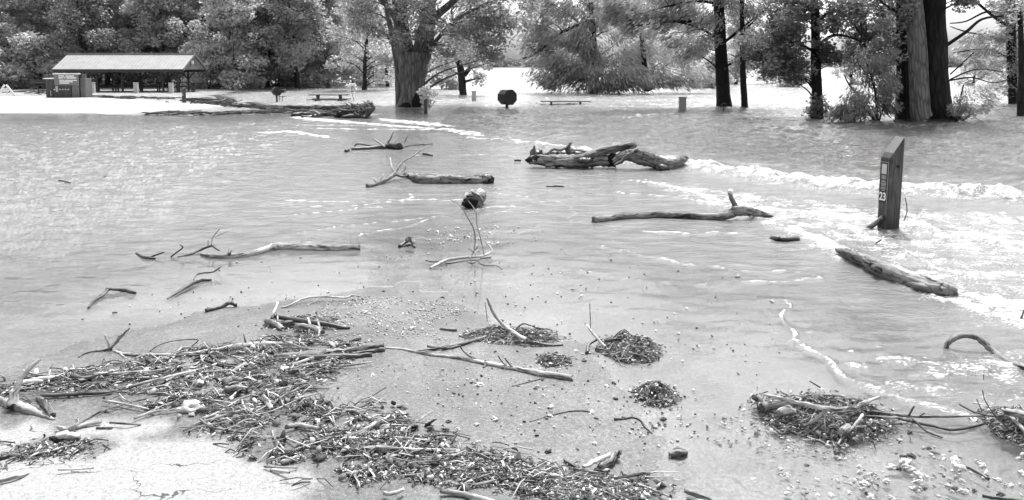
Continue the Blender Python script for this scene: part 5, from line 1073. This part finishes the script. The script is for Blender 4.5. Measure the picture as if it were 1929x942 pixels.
mound('low tangled debris mound with a tall pale twig, middle of the wet asphalt', 955, 636, 96, 18, .11, 190, 21, [('branch', 'drift', [[(918, 562, 2, .30), (927, 585, 2.6, .2), (942, 606, 3, .12), (965, 625, 4, .08), (990, 640, 4, .05)], [(810, 658, 2), (850, 651, 3), (890, 642, 3), (925, 634, 3.5, .02), (960, 640, 3, .02)]]),
  ('branch', 'driftdark', [[(1000, 645, 4, .02), (1030, 650, 3), (1060, 650, 2)], [(830, 620, 2), (860, 622, 3)]]), ('twig', 'twigdark', [[(968, 625, 1.5, .05), (985, 610, 1.5, .1), (1010, 617, 1, .06), (1040, 622, 1)], [(918, 605, .8, .1), (914, 570, .7, .25)]])], leafn=260)
mound('small tail of leaves and twigs beside the end of the slender branch', 1042, 682, 36, 14, .07, 70, 22, leafn=120)
mound('rounded nest-like debris mound with thin twigs sticking up on its left', 1188, 658, 58, 24, .15, 220, 23, [('branch', 'drift', [[(1105, 612, 1.6, .12), (1120, 632, 2.6, .08), (1145, 658, 3), (1165, 672, 3)]]), ('branch', 'driftdark', [[(1105, 665, 3), (1110, 648, 3, .03), (1125, 640, 2.4, .05)], [(1122, 658, 3), (1165, 660, 2.5)], [(1162, 640, 4, .06), (1140, 642, 3, .04)]]), ('twig', 'twigdark', [[(1112, 622, .9, .1), (1112, 600, .9, .2), (1111, 572, .7, .35)]])], leafn=260)
mound('small round debris mound, lowest of the mounds in the centre', 1235, 745, 38, 20, .12, 150, 24, leafn=220)
mound('large spread-out debris mound of reeds and branches at the lower right', 1555, 785, 118, 40, .17, 620, 25, [
  ('branch', 'drift', [[(1440, 744, 3, .1), (1475, 752, 4, .13), (1520, 762, 4.5, .15), (1560, 770, 5, .16), (1600, 770, 5, .14), (1630, 758, 4, .1), (1655, 748, 2, .1)], [(1578, 838, 2), (1590, 820, 3, .02), (1610, 802, 3.5, .06), (1625, 782, 3, .1)], [(1608, 804, 3, .06), (1634, 803, 2, .03)], [(1560, 770, 4, .16), (1540, 788, 4, .1), (1520, 800, 3, .06)]]),
  ('log_end', 'driftmid', [[(1436, 768, 9, .02), (1480, 760, 10, .04), (1545, 748, 10, .05)]]), ('log_end', 'driftdark', [[(1420, 748, 5, .06), (1430, 756, 7, .02), (1432, 770, 6)]]), ('branch', 'driftmid', [[(1640, 775, 3, .04), (1700, 783, 3, .03), (1760, 785, 2.6, .03), (1855, 783, 2, .03)], [(1600, 785, 3, .05), (1690, 787, 3, .03)]]),
  ('branch', 'twigdark', [[(1660, 775, 2.5, .04), (1700, 790, 2.6, .02), (1760, 803, 3), (1800, 810, 2.6), (1855, 798, 2)], [(1720, 790, 2, .03), (1745, 812, 2), (1775, 824, 1.2)], [(1712, 783, 2, .05), (1722, 765, 1.6, .12)], [(1730, 786, 1.6, .05), (1742, 778, 1.2, .08)], [(1525, 718, 1.2, .16), (1545, 730, 1.5, .12)], [(1455, 805, 2), (1475, 818, 2.5), (1480, 805, 1.5, .02)]]),
  ('leaf', 'twigpale', [[(1468, 778, 6, .05), (1482, 772, 9, .06), (1497, 776, 6, .05)], [(1585, 812, 6, .05), (1596, 805, 7, .05)]])], leafn=800)
mound('dark debris mound with long thin twigs, cut by the right edge', 1925, 808, 62, 36, .16, 240, 26, [('branch', 'drift', [[(1888, 770, 2, .1), (1915, 795, 3.4, .08), (1945, 830, 3.4, .05)], [(1895, 775, 7, .12), (1940, 785, 8, .12)]]),
  ('twig', 'twigdark', [[(1851, 735, .8, .38), (1856, 755, 1, .3), (1875, 783, 1.4, .22), (1900, 808, 1.8, .12)], [(1808, 762, 1.8, .12), (1835, 776, 1.6, .1), (1870, 784, 1.8, .1), (1895, 780, 2, .1)], [(1853, 715, .8, .45), (1853, 706, .8, .5)], [(1840, 752, .8, .25), (1850, 775, 1, .16)], [(1862, 795, 1.2, .05), (1842, 802, .9)]])], leafn=300)
mound('small heap of dark knobbly wood above the left debris line', 575, 612, 74, 17, .07, 90, 27, [('log', 'driftdark', [[(518, 597, 4, .05), (560, 603, 5, .05), (610, 610, 5, .04), (657, 619, 3)]]), ('log', 'drift', [[(502, 604, 5, .02), (518, 610, 6, .02), (532, 620, 5)], [(560, 614, 6, .03), (585, 617, 6, .03), (606, 626, 5)], [(512, 600, 3, .06), (518, 585, 3, .1), (523, 570, 2, .16)], [(580, 600, 2.5, .07), (584, 612, 2.5, .06), (581, 630, 2)], [(597, 603, 2.5, .07), (602, 618, 2, .04), (598, 636, 2)], [(522, 590, 2, .1), (523, 605, 2, .06), (527, 615, 2)]]),
  ('log', 'driftmid', [[(538, 610, 6, .03), (550, 608, 5, .04)], [(525, 595, 2, .08), (545, 600, 2, .06), (580, 608, 2, .04)]])], leafn=120)
mound('matted leaves and twigs heaped round the left end of the debris line', 70, 742, 130, 22, .05, 190, 28, leafn=260, tw=1.1)
mound('long mat of leaves and twigs between the pale pole and the dark pole', 330, 718, 150, 24, .05, 260, 29, leafn=500, tw=1.1)
mound('thick mat of reeds and bark below the dark heavy pole', 520, 712, 118, 36, .06, 330, 30, leafn=600, tw=1.2)
mound('mat of curled leaves at the lower end of the debris line', 900, 880, 110, 26, .045, 200, 31, leafn=520)
mound('mat of sticks and leaves at the bottom edge of the debris line', 1060, 925, 170, 26, .04, 260, 32, leafn=600)
mound('thin mat of straight sticks in the middle of the debris line', 700, 838, 120, 24, .035, 160, 33, leafn=400)
# far debris at the flooded shore
def farline(label, pts, n_, seed, h, wd):
    rr = random.Random(seed); mb = MB(); Wp = [P(a, b) for a, b in pts]
    for i in range(n_):
        k = rr.uniform(0, len(Wp) - 1.001); j = int(k); p = Wp[j].lerp(Wp[j + 1], k - j) + Vector((rr.gauss(0, .3), rr.gauss(0, wd), 0)); z = max(0, gz(p.x, p.y)) + rr.uniform(0, h); L = rr.uniform(.3, 1.3); a = rr.gauss(0, .5)
        dv = Vector((math.cos(a) * L / 2, math.sin(a) * L / 2, rr.uniform(-.05, .07))); r_ = rr.uniform(.015, .05); mb.tube([p - dv + Vector((0, 0, z)), p + Vector((0, 0, z + .03)), p + dv + Vector((0, 0, z))], [r_, r_, r_ * .6], 5, .2, i, 2)
    ob = mb.build('drift_line', M['driftdark'], None, Wp[0]); tag(ob, label, 'drift line', kind='stuff')
farline('dark line of drifted sticks along the flooded shore before the small barbecue', [(385, 199), (450, 204), (520, 205), (600, 205), (640, 206)], 260, 1, .12, .35)
farline('thin line of drifted sticks on the wet pavement edge nearer the water', [(300, 215), (380, 216), (450, 213), (520, 213), (570, 210)], 130, 2, .06, .25)
farline('drifted sticks piled beside the post before the shelter gable', [(350, 196), (390, 195), (430, 195)], 80, 3, .2, .8)
farline('litter of branches on the ground behind the barricade', [(25, 178), (60, 176), (85, 181), (170, 187), (240, 189), (330, 191)], 150, 4, .06, .6)
rm = thing('root_mass', 'big dark clump of uprooted roots at the flood edge before the forked tree', 'root clump', (P(655, 220).x, P(655, 220).y, 0)); d = P(655, 221).y; rr = random.Random(4)
mb = MB()
for i in range(60):
    px = 700 - abs(rr.gauss(0, 1)) * 38; top_ = 197 + (700 - px) * .2; py = rr.uniform(top_, 219); a = PD(px, py, d + rr.uniform(-.6, .6)); L = rr.uniform(.4, 1.2); q_ = Vector((rr.gauss(-.6, .4), rr.gauss(0, .5), rr.gauss(-.05, .12))).normalized() * L
    r_ = rr.uniform(.04, .11); mb.tube([a, a + q_ * .5 + Vector((0, 0, rr.gauss(0, .1))), a + q_], [r_, r_ * .8, r_ * .4], 7, .3, i, 3)
mb.build('tangled_roots', M['driftdark'], rm, smooth=True)
mb = MB()
for i in range(14):
    a = PD(rr.uniform(640, 698), rr.uniform(196, 212), d - .7); mb.tube([a, a + Vector((rr.uniform(-.3, .3), 0, .2)), a + Vector((rr.uniform(-.5, .5), 0, rr.uniform(.0, .25)))], [.025, .02, .01], 5, .1, i, 3)
mb.build('root_tips', M['driftmid'], rm)
mb = MB(); a = PD(690, 208, d); mb.tube([PD(672, 210, d), PD(685, 205, d), PD(694, 206, d), PD(701, 212, d)], [.2, .3, .36, .25], 12, .35, 9, 4); mb.build('root_plate', M['driftdark'], rm, smooth=True)
drift('driftwood_log', 'low black log lying in the water left of the root clump', 'log', [('x', M['driftdark'], [[(550, 217, 3.5), (575, 215, 4), (610, 215, 4), (640, 214, 4)]], D_(rough=.35))])

# ---- litter, flecks, pebbles (too many to count)
def scatter(poly, dens, seed, clump=0.0, zmax=.02, zwater=.004):
    r = np.random.RandomState(seed); q_ = W(poly); xs = [a for a, _ in q_]; ys = [b for _, b in q_]; A = (max(xs) - min(xs)) * (max(ys) - min(ys)); k = int(A * dens)
    x_ = r.uniform(min(xs), max(xs), k); y_ = r.uniform(min(ys), max(ys), k); ok = inside(x_, y_, q_); ed = sdf(x_, y_, q_); ok &= (r.uniform(0, 1, k) < np.clip(.15 + np.maximum(ed, 0) / .18, 0, 1))
    if clump: ok &= (pn(x_ * 3.2, y_ * 4.2, seed) + pn(x_ * 9, y_ * 9, seed + 1) * .6 + r.normal(0, .15, k) > clump - .35)
    x_, y_ = x_[ok], y_[ok]; z = np.maximum(height(x_, y_), 0) + r.uniform(.002, zmax, len(x_)); return np.stack([x_, y_, z], -1)
band1 = [(0, 722), (60, 708), (180, 695), (330, 672), (470, 652), (560, 642), (680, 655), (690, 680), (640, 720), (600, 735), (610, 765), (700, 772), (790, 795), (800, 822), (880, 835), (950, 850), (1010, 880), (1130, 886), (1230, 892), (1300, 945), (560, 945), (520, 905), (430, 880), (350, 840), (330, 812), (160, 812), (190, 770), (250, 750), (100, 750), (0, 760)]
chips('leaf_litter', scatter(band1, 4600, 41, .66), .012, .06, 1, label='scattered leaves, bark scraps and broken twigs of the debris line', cat='leaf litter')
chips('leaf_litter', scatter(band1, 260, 56, .42, .03), .045, .11, 12, tones=(.05, .95), thick=.07, tilt=.5, label='larger curled leaves and bark plates among the debris line', cat='leaf litter')
chips('twig_litter', scatter(band1, 1200, 42, .60, .03), .007, .26, 2, asp=.15, thick=.8, tilt=.1, label='short broken twigs strewn through the debris line', cat='twig litter')
chips('leaf_litter', scatter([(0, 855), (120, 838), (170, 850), (220, 860), (215, 885), (90, 905), (0, 918)], 4200, 43, .42), .012, .06, 3, label='dark patch of leaves and twigs at the lower left on dry asphalt', cat='leaf litter')
chips('twig_litter', scatter([(0, 855), (120, 838), (170, 850), (240, 855), (215, 885), (90, 905), (0, 918)], 500, 44, .3, .02), .007, .2, 4, asp=.3, thick=.8, tilt=.08, label='short sticks in the dark leaf patch at the lower left', cat='twig litter')
ob = chips('pebble_scatter', scatter([(620, 690), (1100, 690), (1300, 760), (1300, 850), (1230, 945), (1000, 870), (780, 780), (620, 720)], 70, 45, 0, .006), .014, .024, 5, tones=(.3, 1), thick=.5, label='small pebbles and scraps on the wet asphalt at the centre', cat='pebbles')
chips('pale_flecks', scatter([(600, 565), (700, 560), (850, 568), (900, 590), (820, 625), (860, 650), (700, 665), (620, 650), (560, 640)], 900, 46, .25, .006), .016, .026, 6, tones=(.6, 1), thick=.3, label='pale leaf flecks washed up in a patch above the debris line', cat='leaf flecks')
chips('pale_flecks', scatter([(520, 440), (1000, 425), (1250, 500), (1450, 560), (1560, 800), (1250, 760), (1000, 640), (800, 560), (350, 600), (60, 660)], 12, 47, .2, .008), .022, .032, 7, tones=(.55, 1), thick=.4, label='sparse pale flecks floating over the shallow water', cat='leaf flecks')
chips('pale_flecks', scatter([(780, 430), (1000, 425), (960, 460), (800, 470)], 60, 48, .1, .01), .035, .05, 8, tones=(.8, 1), thick=.5, label='cluster of white flecks round the arched chunk in mid shallows', cat='leaf flecks')
chips('dark_flecks', scatter([(200, 500), (1450, 500), (1500, 860), (1000, 870), (700, 700), (100, 650)], 4, 49, 0, .006), .018, .04, 9, tones=(0, .2), thick=.4, label='sparse dark scraps on the shallow water', cat='wood scraps')
chips('leaf_scraps', scatter([(1300, 742), (1440, 780), (1500, 830), (1929, 850), (2000, 945), (1460, 945), (1440, 860), (1330, 850), (1270, 800)], 380, 50, .28, .008), .020, .04, 10, tones=(.45, 1), thick=.25, label='pale leaf scraps and gravel under shallow water at the lower right', cat='gravel')
chips('leaf_scraps', scatter([(1140, 780), (1300, 780), (1330, 845), (1200, 850)], 260, 51, .2, .008), .022, .035, 11, tones=(.3, 1), thick=.3, label='pale gravel scraps beside the small round mound', cat='gravel')
r_ = random.Random(77); PT = scatter(band1, 46, 55, .45, .03); MBs = [MB(), MB()]
for i, p in enumerate(PT):
    L = r_.uniform(.06, .26); a_ = r_.gauss(.25, .8); dv = Vector((math.cos(a_), math.sin(a_), r_.gauss(0, .06))) * L; p = Vector(p) + Vector((0, 0, .012)); k_b = Vector((-dv.y, dv.x, 0)) * r_.uniform(-.35, .35); q0 = r_.choice((.003, .004, .006, .008))
    MBs[i % 2].tube([p - dv, p - dv * .3 + k_b, p + dv * .4 + k_b * .6, p + dv], [q0, q0, q0 * .9, q0 * .5], 6, .15, i, 3, 'jag')
for m_, mt, lb in zip(MBs, ('drift', 'driftmid'), ('pale crooked twigs strewn through the debris line', 'grey crooked twigs strewn through the debris line')):
    tag(m_.build('twig_litter', M[mt]), lb, 'twig litter', kind='stuff')
# ---- stones
tmpl = []
for k in range(5):
    bm = bmesh.new(); bmesh.ops.create_icosphere(bm, subdivisions=3, radius=1)
    for v_ in bm.verts:
        c_ = v_.co.copy(); s_ = pn(np.array([c_.x * 1.3 + k * 7 + c_.z]), np.array([c_.y * 1.3 - c_.z * .7]), 5)[0]; s2 = pn(np.array([c_.x * 3.3 + k * 3 + c_.z]), np.array([c_.y * 3.3 + c_.z]), 6)[0]
        v_.co = Vector((c_.x, c_.y * .72, c_.z * .5)) * (1 + .6 * s_ + .3 * s2)
    me = bpy.data.meshes.new('stone'); bm.to_mesh(me); bm.free(); me.polygons.foreach_set('use_smooth', [k % 2 == 0] * len(me.polygons)); me.materials.append(M['stone'] if k < 3 else M['stone_dark']); tmpl.append(me)
def stone(px, py, rp, k, label, group=None, rz=0):
    p = P(px, py); p = P(px, py, sfc(p)); o_ = bpy.data.objects.new('stone', tmpl[k]); col.objects.link(o_); s_ = rp * p.y / FPX; o_.location = p + Vector((0, 0, s_ * .2)); o_.scale = (s_, s_, s_); o_.rotation_euler = (0, 0, rz); tag(o_, label, 'stone', group)
G1 = 'stones in the shallow water at the lower right'
for i, (px, py, r_, dk) in enumerate([(1680, 882, 9, 0), (1694, 884, 8, 1), (1712, 884, 11, 0), (1706, 873, 13, 0), (1718, 860, 8, 1), (1702, 862, 7, 1), (1731, 897, 11, 0), (1726, 923, 10, 0), (1742, 922, 6, 1), (1628, 913, 9, 0), (1670, 908, 8, 0), (1577, 854, 8, 1), (1583, 865, 5, 0), (1800, 870, 12, 0), (1808, 882, 10, 0), (1850, 878, 8, 0), (1843, 870, 6, 0),
    (1815, 928, 9, 0), (1800, 922, 7, 1), (1812, 907, 6, 0), (1835, 925, 6, 1), (1788, 917, 7, 0), (1885, 933, 8, 1), (1566, 935, 7, 0), (1483, 931, 6, 0), (1640, 938, 10, 0), (1680, 940, 8, 0), (1470, 885, 6, 0), (1483, 896, 6, 0), (1519, 878, 5, 1), (1925, 893, 9, 0), (1645, 895, 7, 0), (1618, 880, 5, 0), (1880, 905, 6, 0), (1750, 845, 5, 1), (1715, 815, 6, 1), (1560, 840, 5, 0), (1905, 915, 6, 0), (1540, 905, 5, 0), (1600, 930, 6, 0)]):
    stone(px, py, r_, 3 + i % 2 if dk else i % 3, ('dark wet' if dk else 'pale') + (' large' if r_ > 9 else ' small' if r_ < 7 else '') + ' stone in the shallow water, ' + ('below the large debris mound' if px < 1610 else 'in the heap at the lower right' if px < 1770 else 'in the cluster near the bottom right corner'), G1, i * 1.3)
G2 = 'stones on the wet asphalt'
for i, (px, py, r_, dk) in enumerate([(903, 727, 8, 0), (925, 736, 4, 1), (1008, 733, 4, 1), (1021, 716, 4, 1), (845, 795, 6, 1), (932, 791, 8, 0), (898, 801, 6, 0), (863, 809, 5, 0), (1038, 768, 7, 0), (1036, 785, 6, 0), (1115, 778, 7, 0), (1122, 790, 5, 1), (1143, 729, 6, 0), (1160, 752, 5, 1), (1085, 662, 5, 0), (1100, 682, 5, 1), (1038, 775, 4, 0), (800, 830, 4, 0), (1120, 836, 5, 0), (1033, 852, 7, 1), (686, 590, 7, 0), (775, 620, 7, 0), (723, 550, 4, 1), (1279, 629, 4, 0), (1390, 522, 5, 0), (702, 708, 6, 0), (1250, 790, 6, 1), (1455, 569, 5, 0)]):
    stone(px, py, r_, 3 + i % 2 if dk else i % 3, ('dark' if dk else 'pale') + (' large' if r_ > 6 else ' small') + ' stone lying by itself on wet asphalt ' + ('above the slender branch' if py < 690 else 'below the slender branch' if px < 960 and py < 760 else 'between slender branch and round mounds' if py < 760 else 'above the leaf mat at lower centre'), G2, i * 1.7)
stone(278, 687, 18, 3, 'fist-shaped dark lump of bark resting on the left debris above the long mat', None, .4)
stone(358, 773, 22, 0, 'white broken bark lump with black holes in the left debris', None, .2)
